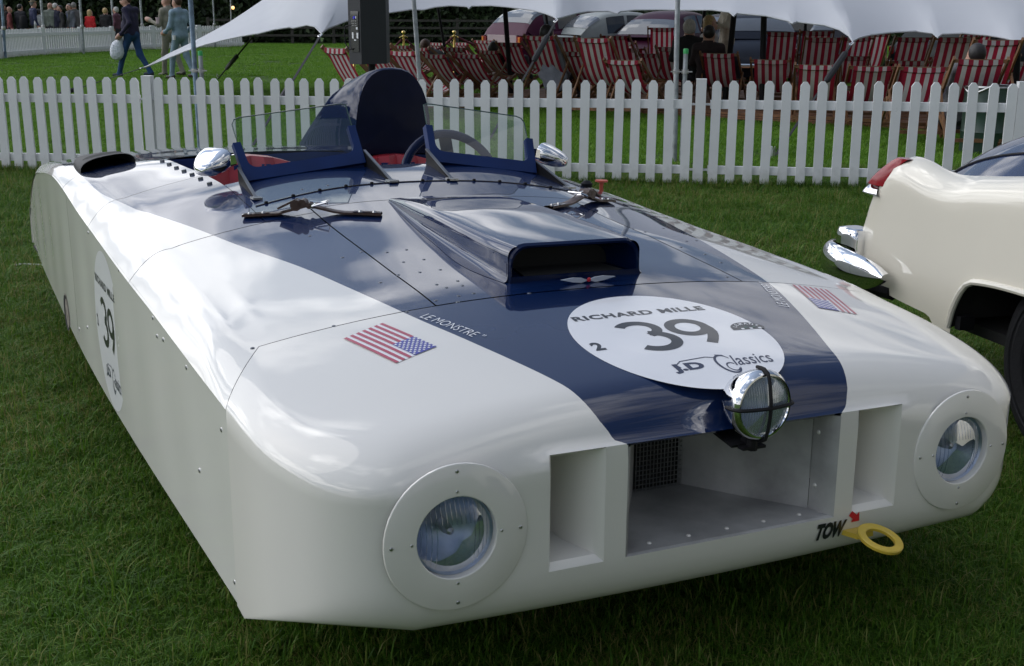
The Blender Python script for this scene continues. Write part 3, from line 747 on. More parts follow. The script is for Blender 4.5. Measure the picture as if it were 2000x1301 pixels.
# --- bonnet scoop
M['navy_dark'] = mat('navy_dark_paint', (.0025, .009, .040), .5, coat=.35, spec=.0, coat_rough=.03)  # darker, duller navy for the scoop mouth, headrest and steering wheel
def scoop_half(v):
    wv = float(ip(v, [.86, .92, 1.1, 1.35, 1.72], [.192, .198, .2, .195, .18])); top = float(ip(v, [.86, .9, 1.15, 1.45, 1.6, 1.74], [.924, .926, .936, .945, .943, .931])); return wv, top
G5 = []; 
for v in list(lin(.885, 1.74, .03)):
    wv, top = scoop_half(v); row = []
    fl = float(ip(v, [.88, 1.0, 1.3, 1.74], [.010, .038, .03, .004])); cu0 = -.022
    r = min(.026, max(.003, (top - float(deck(0, v))) * .55))
    for a in list(lin(0, 1, .12)):                    # left flare
        u = cu0 - wv - fl * (1 - a) ** 6; zd = float(deck(u, v)) + .001; row.append([u, v, zd + max(0, (top - r - zd)) * (.12 * a + .88 * a ** 1.7)])
    for a in lin(0, 90, 15): row.append([cu0 - wv + r * (1 - math.cos(rad(a))), v, max(top - r + r * math.sin(rad(a)), float(deck(cu0 - wv, v)) + .001)])
    for a in lin(-.8, .8, .2): row.append([cu0 + (wv - r) * a, v, max(top + .004 * (1 - a * a), float(deck(cu0 + (wv - r) * a, v)) + .001)])
    nrow = row[:]; 
    full = row + [[2 * cu0 - p[0], p[1], p[2]] for p in row[::-1][9:]]
    G5.append(full)
k0 = min(len(r_) for r_ in G5); G5 = np.array([r_[:k0] for r_ in G5])
scp = part('bonnet_scoop', MB().grid(G5), M['navy'], label='long navy air scoop open towards the front', angle=60)
def mouth(u0, hw, z0, z1, r, n=6, z1s=0):
    pts = []
    for cu1, a0 in ((-1, 180), (1, 90)):
        for a in np.linspace(a0, a0 - 90, n): pts.append((u0 + cu1 * (hw - r) + r * math.cos(rad(a)), z1 - r + r * math.sin(rad(a))))
    base = [(u0 + hw, z0), (u0 + hw * .5, z0), (u0 - hw * .5, z0), (u0 - hw, z0)]
    return pts + base
mo = mouth(-.022, .196, .826, .932, .05); mi = mouth(-.022, .184, .842, .921, .046); mi2 = mouth(-.022, .15, .85, .90, .04)
def loopgrid(a, b, va, vb, mbx):
    n = len(a); A_ = [[p[0], va, p[1]] for p in a] + [[a[0][0], va, a[0][1]]]; B_ = [[p[0], vb, p[1]] for p in b] + [[b[0][0], vb, b[0][1]]]
    mbx.grid(np.array([A_, B_]))
mb = MB(); mo2 = mouth(-.022, .190, .83, .927, .047)
loopgrid(mo, mo2, .89, .878, mb); loopgrid(mo2, mi, .878, .882, mb); loopgrid(mi, mi2, .882, .98, mb)
part('scoop_rim', mb, M['navy_dark'], parent=scp, angle=70)
mb = MB().add([[p[0], .98, p[1]] for p in mi2], [tuple(range(len(mi2)))]); mb.add([[-.17, .885, .8485], [.126, .885, .8485], [.1, 1.0, .852], [-.15, 1.0, .852]], [(0, 1, 2, 3)])
part('scoop_throat', mb, M['dark'], parent=scp, smooth=False)
mb = MB().add([[-.215, .8775, .829], [.172, .8775, .829], [.168, .8765, .85], [-.211, .8765, .85]], [(0, 1, 2, 3)])
part('scoop_front', mb, M['navy_dark'], parent=scp, smooth=False)
M['badge_silver'] = mat('badge_silver', (.62, .66, .74), .4, metal=.35)
# winged badge ahead of the scoop
def wing(s):
    pts = [(0, .0), (s * .02, .007), (s * .045, .009), (s * .08, .005), (s * .045, -.003), (s * .02, -.006)]
    return [( -.012 + a, .833 - b * .2, .838 + b) for a, b in pts]
mb = MB()
for s in (-1, 1):
    f = wing(s); b = [(p[0], p[1] + .006, p[2]) for p in f]; n = 6
    mb.add(f + b, [tuple(range(n)), tuple(range(n, 2 * n))] + [(i, (i + 1) % n, n + (i + 1) % n, n + i) for i in range(n)])
bdg = part('winged_badge', mb, M['badge_silver'], smooth=False)
part('badge_centre', MB().lathe([(0, .002), (.004, .0016), (.006, 0)], 12, basis((1,0,0), (0,0,1), (0,-1,0), (-.012, .831, .84))), M['red'], parent=bdg)

# --- fasteners on the bonnet and panels
ppx = [(706,492),(756,493),(794,488),(788,512),(828,507),(820,532),(860,527),(778,537),(894,549),(853,556),(903,558),(872,562),(896,578),(925,573),(894,590),(851,587),(743,552),(669,503),(605,461),(590,370),(640,362),
       (1296,446),(1330,483),(1377,497),(1341,471),(1260,453),(1408,513),(1420,541),(1167,551),(1034,573),(652,637),(795,609),(493,680),(1236,447),(1360,470)]
fs = []
for x, y in ppx:
    z = .85
    for _ in range(40): p = un(x, y, z=z); z = .5 * z + .5 * float(deck(p[0], np.clip(p[1], .2, 5.05)))
    fs.append(p)
e = .005
def deck_n(u, v):
    gu = (float(deck(u + e, v)) - float(deck(u - e, v))) / (2 * e); gv = (float(deck(u, v + e)) - float(deck(u, v - e))) / (2 * e)
    n = np.array([-gu, -gv, 1]); return n / np.linalg.norm(n)
M['fast'] = mat('fastener_steel', (.14, .15, .17), .4, metal=.8)
for k, p in enumerate(fs):
    part('fastener', MB().lathe([(0, .0014), (.0026, .0012), (.003, .0003), (.0045, .0008), (.0056, -.001)], 10, frame_z(deck_n(p[0], p[1]), p)), M['fast'])
for v in np.linspace(2.27, 3.05, 7):
    p = np.array([-.632, v, float(deck(-.632, v))]); part('bolt', MB().lathe([(0, .007), (.008, .007), (.009, .005), (.009, -.002)], 4, frame_z(deck_n(p[0], v), p)), M['fast'])
for v, z in ((.70, .60), (1.02, .655), (1.4, .69), (1.36, .65), (1.28, .66), (1.9, .725), (.66, .26), (2.5, .74), (.95, .42), (2.75, .35), (3.02, .28)):
    part('screw', MB().lathe([(0, .002), (.005, .0018), (.0065, -.001)], 8, basis((0, 1, 0), (0, 0, 1), (-1, 0, 0), (-float(Wh(v)) + .004, v, z))), M['steel'])
# exhaust outlet low in the flank
part('exhaust_outlet', MB().lathe([(0, .03), (.045, .03), (.055, .003), (.075, .0)], 20, basis((0, 1, 0), (0, 0, 1), (1, 0, 0), (-float(Wh(3.42)) + .0, 3.42, .255))), M['rubber'])
mb = MB().add([on_side(.0018)(3.42 + a, .262 + b) for a, b in [(.085 * math.cos(t) , .075 * math.sin(t)) for t in np.linspace(0, 2 * math.pi, 20)[:-1]]], [tuple(range(19))])
M['soot'] = mat('soot_stain', (.16, .14, .115), .7, var=.5, scale=40); part('soot_stain', mb, M['soot'], smooth=False)

# --- cowl strip with bolts
vr = lambda u: 1.95 - .17 * abs(u) ** 1.6 * 1.0
us = lin(-.585, .585, .03); row = []
mb = MB().tube([[u, vr(u), float(deck(u, vr(u))) + .001] for u in us], .0026, 6); strip = part('cowl_strip', mb, M['black_gloss'])
for u in np.linspace(-.55, .55, 13):
    part('bolt', MB().lathe([(0, .008), (.004, .008), (.006, .006), (.006, 0)], 8, frame_z((0, 0, 1), (u, vr(u), float(deck(u, vr(u)))))), M['black'], parent=strip)
# pulls on the far shoulder
p = np.array([.80, 2.13, float(deck(.80, 2.13))])
part('pull_knob', MB().lathe([(.008, 0), (.007, .02), (.009, .034), (.024, .038), (.024, .044), (0, .046)], 14, frame_z((0, 0, 1), p)), M['pull_red'], label='red mushroom pull')
p = np.array([.73, 2.12, float(deck(.73, 2.12))]); part('switch_knob', MB().lathe([(.02, 0), (.022, .014), (.012, .024), (0, .026)], 12, frame_z((0, 0, 1), p)), M['black'])

# --- leather bonnet straps
def strap(s):
    a = np.array([s * .645, 1.80]); b = np.array([s * .283, 1.592]); c = np.array([s * .47, 1.70])
    def P3(t, h=0): q = a + (b - a) * t; return np.array([q[0], q[1], float(deck(*q)) + .006 + h])
    ts = np.linspace(0, 1, 16); h = [.004 + .022 * max(0, 1 - abs(t - .48) / .22) for t in ts]
    d = (b - a) / np.linalg.norm(b - a); side = np.array([-d[1], d[0]]) * .017
    st = thing_part('leather_strap', MB().grid(np.array([[P3(t, hh) + [side[0] * k, side[1] * k, .0025 * (1 - k * k)] for k in (-1, -.5, 0, .5, 1)] + [P3(t, hh) + [side[0], side[1], -.006], P3(t, hh) + [-side[0], -side[1], -.006], P3(t, hh) + [-side[0], -side[1], 0]] for t, hh in zip(ts, h)])), M['leather'])
    for t0, t1 in ((.0, .2), (.8, 1.0)):
        pl = []
        for t in np.linspace(t0, t1, 6): pl.append([P3(t, .006) + [side[0] * k * .92, side[1] * k * .92, 0] for k in (-1, 1)])
        part('strap_plate', MB().grid(np.array(pl)), M['chrome'], parent=st, smooth=False)
        for t in (t0 + .05, t1 - .05): part('stud', MB().lathe([(0, .005), (.005, .004), (.007, 0)], 8, frame_z((0, 0, 1), P3(t, .006))), M['steel'], parent=st)
    mb = MB(); c0 = P3(.44, .024)
    for k in range(3):                                   # rolled loop of the strap around the buckle
        mb.tube([c0 + np.array([side[0] * q, side[1] * q, 0]) * 1.1 + [d[0] * .02 * (k - 1), d[1] * .02 * (k - 1), .006 * (1 - abs(k - 1))] for q in (-1, 0, 1)], .017 - .004 * k, 10)
    mb.bar(c0 + [-d[0] * .075, -d[1] * .075, -.012], c0 + [-d[0] * .02, -d[1] * .02, .016], .035, .006)
    part('strap_loop', mb, M['leather'], parent=st)
    bk = P3(.56, .022); fr = [bk + np.array([side[0], side[1], 0]) * q * 1.35 + np.array([d[0], d[1], 0]) * r_ + [0, 0, .3 * r_ + .006] for q, r_ in ((-1, -.02), (1, -.02), (1, .022), (-1, .022), (-1, -.02))]
    mb = MB().tube(fr, .0035, 6); mb.tube([bk + [-d[0] * .03, -d[1] * .03, .012], bk + [d[0] * .025, d[1] * .025, .006]], .0028, 6)
    part('buckle', mb, M['chrome'], parent=st)
def thing_part(name, mb, m): return part(name, mb, m, angle=50)
for s in (-1, 1): strap(s)

# --- windscreens
def windscreen(s):
    bo, bi = np.array([s * .536, 2.163, .94]), np.array([s * .123, 2.165, .992]); to, ti = np.array([s * .553, 2.243, 1.053]), np.array([s * .137, 2.238, 1.112])
    go, gi = np.array([s * .548, 2.286, 1.136]), np.array([s * .146, 2.284, 1.186])
    ax = (bi - bo) / np.linalg.norm(bi - bo); upv = (ti - bi); upv /= np.linalg.norm(upv); nn = np.cross(ax, upv); nn *= -np.sign(nn[1]); 
    L = np.linalg.norm(bi - bo); Ho = np.linalg.norm(to - bo); Hi = np.linalg.norm(ti - bi)
    def q(x, y, n=0): 
        f = x / L; return bo * (1 - f) + bi * f + upv * y + nn * n
    # U-shaped frame outline (outer ring, inner ring)
    outer = [q(-.008, Ho), q(-.002, 0), q(L + .002, 0), q(L + .006, Hi), q(L - .020, Hi), q(L - .018, .075)] 
    r = .03; inner = []
    for a in np.linspace(0, 90, 6): inner.append(q(L - .022 - r * (1 - math.cos(rad(a))) , .043 + r * (1 - math.sin(rad(a)))))
    for a in np.linspace(90, 180, 6): inner.append(q(.022 + r + r * math.cos(rad(a)), .043 + r * (1 - math.sin(rad(a)))))
    inner = inner[::1]
    poly = outer[:5] + inner + [q(.018, Ho)]
    n = len(poly); fwd = nn * .009
    mb = MB(); F_ = [p + fwd for p in poly]; B_ = [p - fwd * 2.2 for p in poly]
    tri = [tuple(range(n))]
    mb.add(F_ + B_, [tuple(range(n)), tuple(range(2 * n - 1, n - 1, -1))] + [(i, (i + 1) % n, n + (i + 1) % n, n + i) for i in range(n)])
    fr = part('windscreen', mb, M['navy_satin'], smooth=False)
    hg = np.linalg.norm(gi - bi)
    P_ = []
    top = []
    gl = [q(.006, .02), q(L - .006, .02), bi + (gi - bi) * .98, gi + ax * -.012, gi + ax * -.03 + upv * .002] + [go + ax * .03, go + ax * .01 - upv * .006, go - upv * .022]
    mb = MB().add(gl, [tuple(range(len(gl)))]); part('glass_pane', mb, M['screen'], parent=fr, smooth=False)
    part('glass_edge', MB().tube([gl[1]] + gl[2:] + [gl[0]], .0022, 5), M['glass_edge'], parent=fr)
    mb = MB().bar(bo + [0, .03, -.02], bi + [0, .03, -.02], .05, .03); part('dash_rail', mb, M['navy_satin'], parent=fr, smooth=False)
    for top_, foot in ((q(L + .012, .045), np.array([s * .108, 1.965, float(deck(.108, 1.965))])), (q(-.012, .05), np.array([s * .562, 1.965, float(deck(.56, 1.965))]))):
        low = np.array([top_[0], top_[1] - .005, float(deck(top_[0], 2.165)) - .002]); t = np.array([.004, 0, 0])
        mb = MB().add([top_ - t, foot - t, low - t, top_ + t, foot + t, low + t], [(0, 1, 2), (5, 4, 3), (0, 3, 4, 1), (1, 4, 5, 2), (2, 5, 3, 0)])
        br = part('screen_bracket', mb, M['black'], parent=fr, smooth=False)
        part('bracket_strip', MB().bar(top_ + [0, .0, .003], foot + [0, -.01, .004], .010, .004), M['strip'], parent=fr, smooth=False)
        part('bracket_foot', MB().box(foot + [0, -.012, .003], (.03, .04, .006)), M['steel'], parent=fr, smooth=False)
    # wing mirror on the outer post
    m0 = q(-.012, Ho * .62); c = m0 + np.array([s * .082, .01, -.018])
    ax2 = np.array([s * .62, -.62, -.30]); ax2 /= np.linalg.norm(ax2); A_ = frame_z(ax2, c, xref=(0, 0, 1))
    mb = MB(); rings = []
    for h, k in ((-.052, 1.0), (-.046, 1.03), (-.02, 1.0), (.015, .86), (.04, .66), (.055, .42), (.06, .0)):
        ring_ = []
        for j in range(25):
            a = 2 * math.pi * j / 24; cs, sn = math.cos(a), math.sin(a)
            ring_.append(A_[:3, :3] @ np.array([.036 * k * math.copysign(abs(cs) ** .6, cs), .056 * k * math.copysign(abs(sn) ** .6, sn), h]) + A_[:3, 3])
        rings.append(ring_)
    mb.grid(np.array(rings)); mir = part('wing_mirror', mb, M['chrome'], parent=fr, angle=60)
    part('mirror_stem', MB().bar(m0, c, .018, .03).tube([m0 + [0, 0, -.012], c + [0, 0, -.02]], .009, 8), M['chrome'], parent=fr)
M['strip'] = mat('bracket_metal', (.16, .17, .19), .45, metal=.7)
M['glass_edge'] = mat('glass_edge', (.05, .09, .08), .1)
for s in (-1, 1): windscreen(s)

# --- cockpit
mb = MB()
zr = lambda u, v: float(deck(u, v)) - .004
loop = [(-.6, 2.2), (0, 2.2), (.6, 2.2), (.6, 2.65), (.6, 3.13), (0, 3.13), (-.6, 3.13), (-.6, 2.65), (-.6, 2.2)]
mb.grid(np.array([[[u, v, zr(u, v)] for u, v in loop], [[u * .985, 2.665 + (v - 2.665) * .985, zr(u, v) - .05] for u, v in loop]]))
tub = part('cockpit_rim', mb, M['navy_satin'], smooth=False)
mb = MB().grid(np.array([[[u * .98, 2.665 + (v - 2.665) * .98, zr(u, v) - .05] for u, v in loop], [[u * .95, 2.665 + (v - 2.665) * .95, .33] for u, v in loop]]))
mb.add([[-.57, 2.2, .33], [.57, 2.2, .33], [.57, 3.12, .33], [-.57, 3.12, .33]], [(0, 1, 2, 3)])
part('cockpit_lining', mb, M['lining'] if 'lining' in M else M['cream'], smooth=False)
def seat(u0, zt, v0=2.86):
    rows = []
    for k in range(9):
        t = k / 8; z = .42 + (zt - .42) * t; vv = v0 - .16 + .2 * t; row = []
        hw = .21 * (1 - .35 * max(0, t - .7) ** 2 / .09 * .6)
        for j in range(9):
            a = -1 + 2 * j / 8; row.append([u0 + hw * a, vv - .05 * a * a + .012 * math.cos(a * 12), z - (.03 * a * a * (t > .9))])
        rows.append(row)
    back = np.array(rows); mbx = MB().grid(back)
    b2 = back.copy(); b2[:, :, 1] += .07; mbx.grid(b2); mbx.grid(np.array([back[-1], b2[-1]])); mbx.grid(np.array([back[:, 0], b2[:, 0]])); mbx.grid(np.array([back[:, -1], b2[:, -1]]))
    o = part('seat', mbx, M['red_leather'])
    part('seat_cushion', MB().box((u0, v0 - .30, .44), (.4, .36, .1)), M['red_leather'], parent=o)
    for k in (-.06, .05): part('harness_slot', MB().box((u0 + k, v0 + .02, zt - .045), (.035, .012, .03)), M['navy_satin'], parent=o, smooth=False)
seat(-.32, .945); seat(.30, .935, 2.9)
wc = np.array([.33, 2.45, .875]); A = frame_z((0, -.93, .36), wc)
whl = part('steering_wheel', MB().tube([A[:3, :3] @ np.array([.195 * math.cos(t), .195 * math.sin(t), 0]) + A[:3, 3] for t in np.linspace(0, 2 * math.pi, 41)], .017, 10, cap=False), M['navy_dark'])
mb = MB()
for a in (90, 205, 335): mb.bar(wc, A[:3, :3] @ np.array([.185 * math.cos(rad(a)), .185 * math.sin(rad(a)), 0]) + A[:3, 3], .05, .006)
mb.lathe([(0, .03), (.04, .03), (.045, -.03)], 16, A); part('wheel_spokes', mb, M['black'], parent=whl)
part('steering_column', MB().tube([wc, wc + [0, -.35, -.14]], .02, 10), M['steel'], parent=whl)
part('instrument_pod', MB().box((.30, 2.30, .97), (.09, .05, .06)), M['navy_satin'])
# headrest with tapering fairing
G6 = []
for v, hw, ht in ((2.985, .168, .345), (3.0, .1685, .352), (3.1, .168, .35), (3.3, .155, .325), (3.55, .13, .265), (3.8, .095, .185), (4.05, .055, .10), (4.25, .02, .035), (4.32, .004, .004)):
    zb_ = float(deck(.3, max(v, 3.0))) - .012; row = []
    for k in range(21):
        a = math.pi * k / 20; c_, s_ = math.cos(a), math.sin(a)
        row.append([.305 - hw * math.copysign(abs(c_) ** .75, c_), v, zb_ + ht * s_ ** .72])
    G6.append(row)
hd = part('headrest', MB().grid(np.array(G6)), M['navy_dark'], label='tall navy headrest fairing behind the driver')
f0 = np.array(G6[0]); f0 = np.concatenate([f0, [f0[-1] * (1 - t) + f0[0] * t for t in (.2, .4, .6, .8, 1.0)]]); cen = np.array([.305, 2.985, f0[0, 2] + .15])
rows = [cen + (f0 - cen) * k + np.array([0, -.012 * (1 - k * k), 0]) for k in (1.0, .96, .8, .6, .4, .2, .001)]
part('headrest_pad', MB().grid(np.array(rows)), M['pad'], parent=hd, angle=60)
M['black_satin'] = mat('black_satin', (.008, .009, .012), .55, spec=.2)
# hooded outlet on the tail
A_ = []
for v, k in ((3.18, 1.0), (3.20, 1.03), (3.32, .98), (3.5, .85), (3.68, .6), (3.8, .3), (3.85, .02)):
    row = []
    for j in range(17):
        a = math.pi * j / 16; u = -.815 - .105 * k * math.copysign(abs(math.cos(a)) ** .7, math.cos(a)); row.append([u, v + .03 * math.sin(a), float(deck(u, v)) - .004 + .047 * k * math.sin(a) ** .6])
    A_.append(row)
hood = part('tail_hood', MB().grid(np.array(A_)), M['black_satin'], label='black hooded outlet on the rear shoulder')
A2 = np.array(A_[0]); c2 = A2.mean(0); part('hood_mouth', MB().grid(np.array([A2, (A2 - c2) * .9 + c2 + [0, .12, 0], (A2 - c2) * .05 + c2 + [0, .2, 0]])), M['dark'], parent=hood)
# ------------------------------------------------------------------ ground
def lawn_mat():
    m, t, b = new_mat('lawn_soil')
    n1 = noise_into(t, .35, 5); n2 = noise_into(t, 6, 6); n3 = noise_into(t, 60, 3)
    k = mathn(t, 'ADD', mathn(t, 'MULTIPLY', n1, .45), mathn(t, 'ADD', mathn(t, 'MULTIPLY', n2, .35), mathn(t, 'MULTIPLY', n3, .2)))
    t.links.new(ramp(t, k, [(.36, (.028, .042, .010)), (.5, (.045, .095, .014)), (.64, (.080, .150, .022))]), b.inputs['Base Color'])
    b.inputs['Roughness'].default_value = .95; b.inputs['Specular IOR Level'].default_value = .1
    bp = N(t, 'ShaderNodeBump'); bp.inputs['Strength'].default_value = .6; bp.inputs['Distance'].default_value = .02
    t.links.new(n3, bp.inputs['Height']); t.links.new(bp.outputs[0], b.inputs['Normal'])
    return m
mb = MB(); xs = np.concatenate([[-600, -200], np.linspace(-60, 60, 41), [200, 600]]); ys = np.concatenate([[-300, -60], np.linspace(-12, 70, 42), [200, 600]])
X, Y = np.meshgrid(xs, ys, indexing='ij'); mb.grid(np.stack([X, Y, np.zeros_like(X)], -1))
tag(mb.build('lawn', lawn_mat()), kind='structure')

# ------------------------------------------------------------------ near picket fence
FA, FB = np.array([-4.734, 11.703, 0]), np.array([3.023, 10.729, 0]); FD = (FB - FA) / np.linalg.norm(FB - FA); FN = np.array([-FD[1], FD[0], 0])
if FN[1] > 0: FN = -FN                                   # towards the camera
def fpt(x, y): return at_plane(x, y, FA, FN)
fence = thing('picket_fence', 'white picket fence standing right behind the two parked cars', 'fence', tuple(FA))
pk = [-1.5,24,50.5,77,103,129,156,182,209.5,237,264.5,309,337,365.5,393.5,421.5,450,479,508,537,566,595.5,625,654.5,684,714,743,797,825.5,856.5,887.5,919,949.5,982,1014,1046,1078,1110.5,1143,1176.5,1209.5,1243,1276,1310,1344,1400,1434,1469,1503,1538.5,1574,1609,1645,1681,1717,1754,1790,1828,1865,1903,1941,1979,2032,2072,2113,2154]
pk = [-28, -54, -80, -106, -132] + pk
sl = lambda p: float(np.dot(p - FA, FD))
def ftop(s): return float(ip(s, [-2, 0, 4, 7.8, 10], [.883, .890, .908, .926, .926]))
def picket_mesh(wd, H):
    h = wd / 2; o = [(-h, 0), (h, 0), (h, H - .036), (h * .97, H - .031), (h * .40, H - .001), (h * .32, H), (-h * .32, H), (-h * .40, H - .001), (-h * .97, H - .031), (-h, H - .036)]
    n = len(o); V = [(a, -.011, b) for a, b in o] + [(a, .011, b) for a, b in o]
    me = bpy.data.meshes.new('picket'); me.from_pydata(V, [], [tuple(range(n))[::1], tuple(range(2 * n - 1, n - 1, -1))] + [((i + 1) % n, i, n + i, n + (i + 1) % n) for i in range(n)])
    me.materials.append(M['white_fence']); me.update(); return me
pmeshes = [picket_mesh(.081, .845 + .0) for k in range(1)]
fang = math.atan2(FD[1], FD[0])
for k, x in enumerate(pk):
    s = sl(fpt(x, 152)); o = mesh_obj('picket', pmeshes[0], fence)
    q = FD * s + FN * .03; o.location = (q[0], q[1], .025 + float(rng.normal(0, .004))); o.rotation_euler = (float(rng.normal(0, .006)), float(rng.normal(0, .006)), fang)
    o.scale = (1, 1, (ftop(s) - .025) / .845)
posts = [sl(fpt(x, 150)) for x in (-215, 288, 770, 1370.5, 2000, 2600)]
for s in posts:
    q = FD * s + FN * .005
    mb = MB().box((0, 0, (ftop(s) + .01) / 2), (.088, .088, ftop(s) + .01)); mb.box((0, 0, ftop(s) + .012), (.09, .09, .008)); o = mb.build('post', M['white_fence'], fence, smooth=False); o.location = (q[0], q[1], 0); o.rotation_euler[2] = fang
for a, b in zip(posts[:-1], posts[1:]):
    for zf, hh in ((.685, .076), (.135, .072)):
        a2, b2 = a + .085, b - .085; qa, qb = FD * a2, FD * b2
        za, zb = zf * ftop(a2) / .88, zf * ftop(b2) / .88
        mb = MB().bar([qa[0], qa[1], za], [qb[0], qb[1], zb], .034, hh); mb.bar([*(FD * (a + .03))[:2], za], [*(FD * (b - .03))[:2], zb], .018, .018)
        mb.build('rail', M['white_fence'], fence, smooth=False)

# ------------------------------------------------------------------ far picket fence
ff = [at_z(-60, 121), at_z(0, 115.5), at_z(86, 108), at_z(160, 104.5), at_z(222, 100.5), at_z(300, 97), at_z(390, 94), at_z(476, 92)]
far = thing('picket_fence', 'long low white picket fence across the far lawn in front of the crowd', 'fence', tuple(ff[0]))
mb = MB(); mr = MB(); n = 0
for a, b in zip(ff[:-1], ff[1:]):
    L = np.linalg.norm(b - a); d = (b - a) / L; nn = np.array([-d[1], d[0], 0]); s = 0
    R = np.array([d, nn, [0, 0, 1]]).T
    while s < L:
        p = a + d * s - ff[0]; H = .87 + rng.normal(0, .006)
        mb.box(p + [0, 0, H / 2 + .01], (.082, .02, H - .02), R); mb.box(p + [0, 0, H + .008], (.045, .02, .02), R); s += .118
    for z, h in ((.70, .1), (.15, .11)): mr.bar(a - ff[0] + [0, 0, z] - nn * .03, b - ff[0] + [0, 0, z] - nn * .03, .03, h)
    q = a - ff[0]; mr.box(q + [0, 0, .46], (.2, .1, .92), R)
o = mb.build('pickets', M['white_fence'], far, smooth=False); tag(o, kind='stuff'); mr.build('rails', M['white_fence'], far, smooth=False)

# ------------------------------------------------------------------ hedge with post-and-rail in front
def leaf_mat(name, c0, c1):
    m, t, b = new_mat(name)
    oi = N(t, 'ShaderNodeAttribute', attribute_name='su')
    t.links.new(ramp(t, oi.outputs['Fac'], [(0, c0), (1, c1)]), b.inputs['Base Color']); b.inputs['Roughness'].default_value = .7
    return m
M['hedge_leaf'] = leaf_mat('hedge_leaves', (.012, .022, .008), (.045, .075, .022)); M['hedge_core'] = mat('hedge_core', (.012, .017, .008), .95)
def hedge(label, p0, p1, H, dep, nleaf, ls=.22):
    p0, p1 = np.array(p0, float), np.array(p1, float); L = np.linalg.norm(p1 - p0); d = (p1 - p0) / L; nn = np.array([d[1], -d[0], 0])
    if nn[1] > 0: nn = -nn
    root = thing('hedge', label, 'hedge', tuple(p0))
    mb = MB(); mb.bar(np.array([0, 0, H / 2 - .3]) - nn * dep * .5, p1 - p0 + [0, 0, H / 2 - .3] - nn * dep * .5, dep * .8, H - .6); mb.build('core', M['hedge_core'], root, smooth=False)
    s = rng.uniform(0, L, nleaf); z = rng.uniform(0, 1, nleaf) ** .9 * H; bul = .35 * np.sin(s * .9) * np.sin(z * 1.7 + s * .3) + .2 * np.sin(s * 2.3 + z * 2)
    dd = rng.uniform(-.25, .35, nleaf) + bul; topm = rng.uniform(0, 1, nleaf) < .22
    zt = H + .3 * np.sin(s * .7) + .25 * np.sin(s * 1.9) + rng.normal(0, .15, nleaf); z = np.where(topm, zt, z); dd = np.where(topm, -rng.uniform(0, dep, nleaf), dd)
    C = d[None] * s[:, None] + nn[None] * dd[:, None] + np.array([0, 0, 1]) * z[:, None]
    a = rng.normal(0, 1, (nleaf, 3)); a /= np.linalg.norm(a, axis=1)[:, None]; b = np.cross(a, rng.normal(0, 1, (nleaf, 3))); b /= np.linalg.norm(b, axis=1)[:, None]
    sz = rng.uniform(.4, 1.2, nleaf)[:, None] * ls
    V = np.stack([C - a * sz, C + b * sz * .5, C + a * sz, C - b * sz * .5], 1).reshape(-1, 3)
    at = np.repeat(rng.uniform(0, 1, nleaf), 4); at = np.stack([at, at, at], 1)
    m2 = MB(); m2.add(V, [(4 * i, 4 * i + 1, 4 * i + 2, 4 * i + 3) for i in range(nleaf)], at=at)
    tag(m2.build('foliage', M['hedge_leaf'], root, smooth=False, su=True), kind='stuff')
hedge('tall dark hedge at the back left behind the crowd', (-48, 57, 0), (-9.5, 61, 0), 3.6, 2.5, 34000, .2)
hedge('tall dark hedge at the back behind the brass posts and the parked old cars', (-9.3, 61.2, 0), (34, 60, 0), 3.4, 2.5, 34000, .2)
rf = thing('wooden_fence', 'weathered post-and-rail fence along the foot of the back hedge', 'fence', (-14, 57.6, 0))
for k in range(14): MB().box((k * 1.9, k * .12, .6), (.13, .1, 1.2)).build('post', M['fence_wood'], rf, smooth=False)
for z in (.4, .75, 1.08): MB().bar((0, -.06, z), (24.7, 1.5, z), .04, .1).build('rail', M['fence_wood'], rf, smooth=False)

# ------------------------------------------------------------------ scaffold poles beside the near fence
def pole(x0, y0, xb, yb, Y, label, m, stub=None, r=.026):
    p = at_y(xb, yb, Y); q = at_y(x0, y0, Y); d = (q - p); top = p + d * (3.4 - p[2]) / d[2]; bot = p - d * p[2] / d[2]
    t = thing('scaffold_pole', label, 'pole', tuple(bot), group='scaffold poles by the near fence')
    MB().tube([[0, 0, 0], (top - bot) * .5, top - bot], r, 14).build('tube', m, t)
    if stub:
        sx, sy, cy = stub; b = at_y(sx, cy, Y - .02); h = at_y(sx, sy, Y - .02)[2]; o = np.array([b[0] - bot[0], b[1] - bot[1], 0])
        MB().tube([o, o + [0, 0, h]], .024, 12).build('stake', M['galv'], t)
        MB().lathe([(0, .03), (.022, .03), (.027, .022), (.027, -.02)], 12, basis((1,0,0), (0,1,0), (0,0,1), o + [0, 0, h])).build('cap', M['green_cap'], t)
        zc = b[2]; m1 = np.array([0, 0, zc]) + (top - bot) * (zc / 3.4) * np.array([1, 1, 0])
        mb = MB()
        for c in (m1, o + [0, 0, zc]): mb.lathe([(.033, .02), (.036, .02), (.036, -.02), (.033, -.02)], 12, basis((1,0,0), (0,1,0), (0,0,1), c))
        mb.bar(m1 + [-.06, -.03, 0], o + [.07, -.03, zc], .014, .012); mb.build('clamp', M['steel'], t)
pole(372, 0, 388, 250, 13.5, 'blue grey scaffold pole beside a green capped stake, behind the car tail', M['galv_blue'], (393, 105, 138))
pole(808, 0, 819, 150, 13.2, 'pale scaffold pole with red and blue streaks right of the loudspeaker', M['galv'], None, .024)
pole(1323.5, 0, 1317.5, 300, 12.7, 'scaffold pole with green capped stake in front of the deckchairs', M['galv'], (1338, 101, 140))
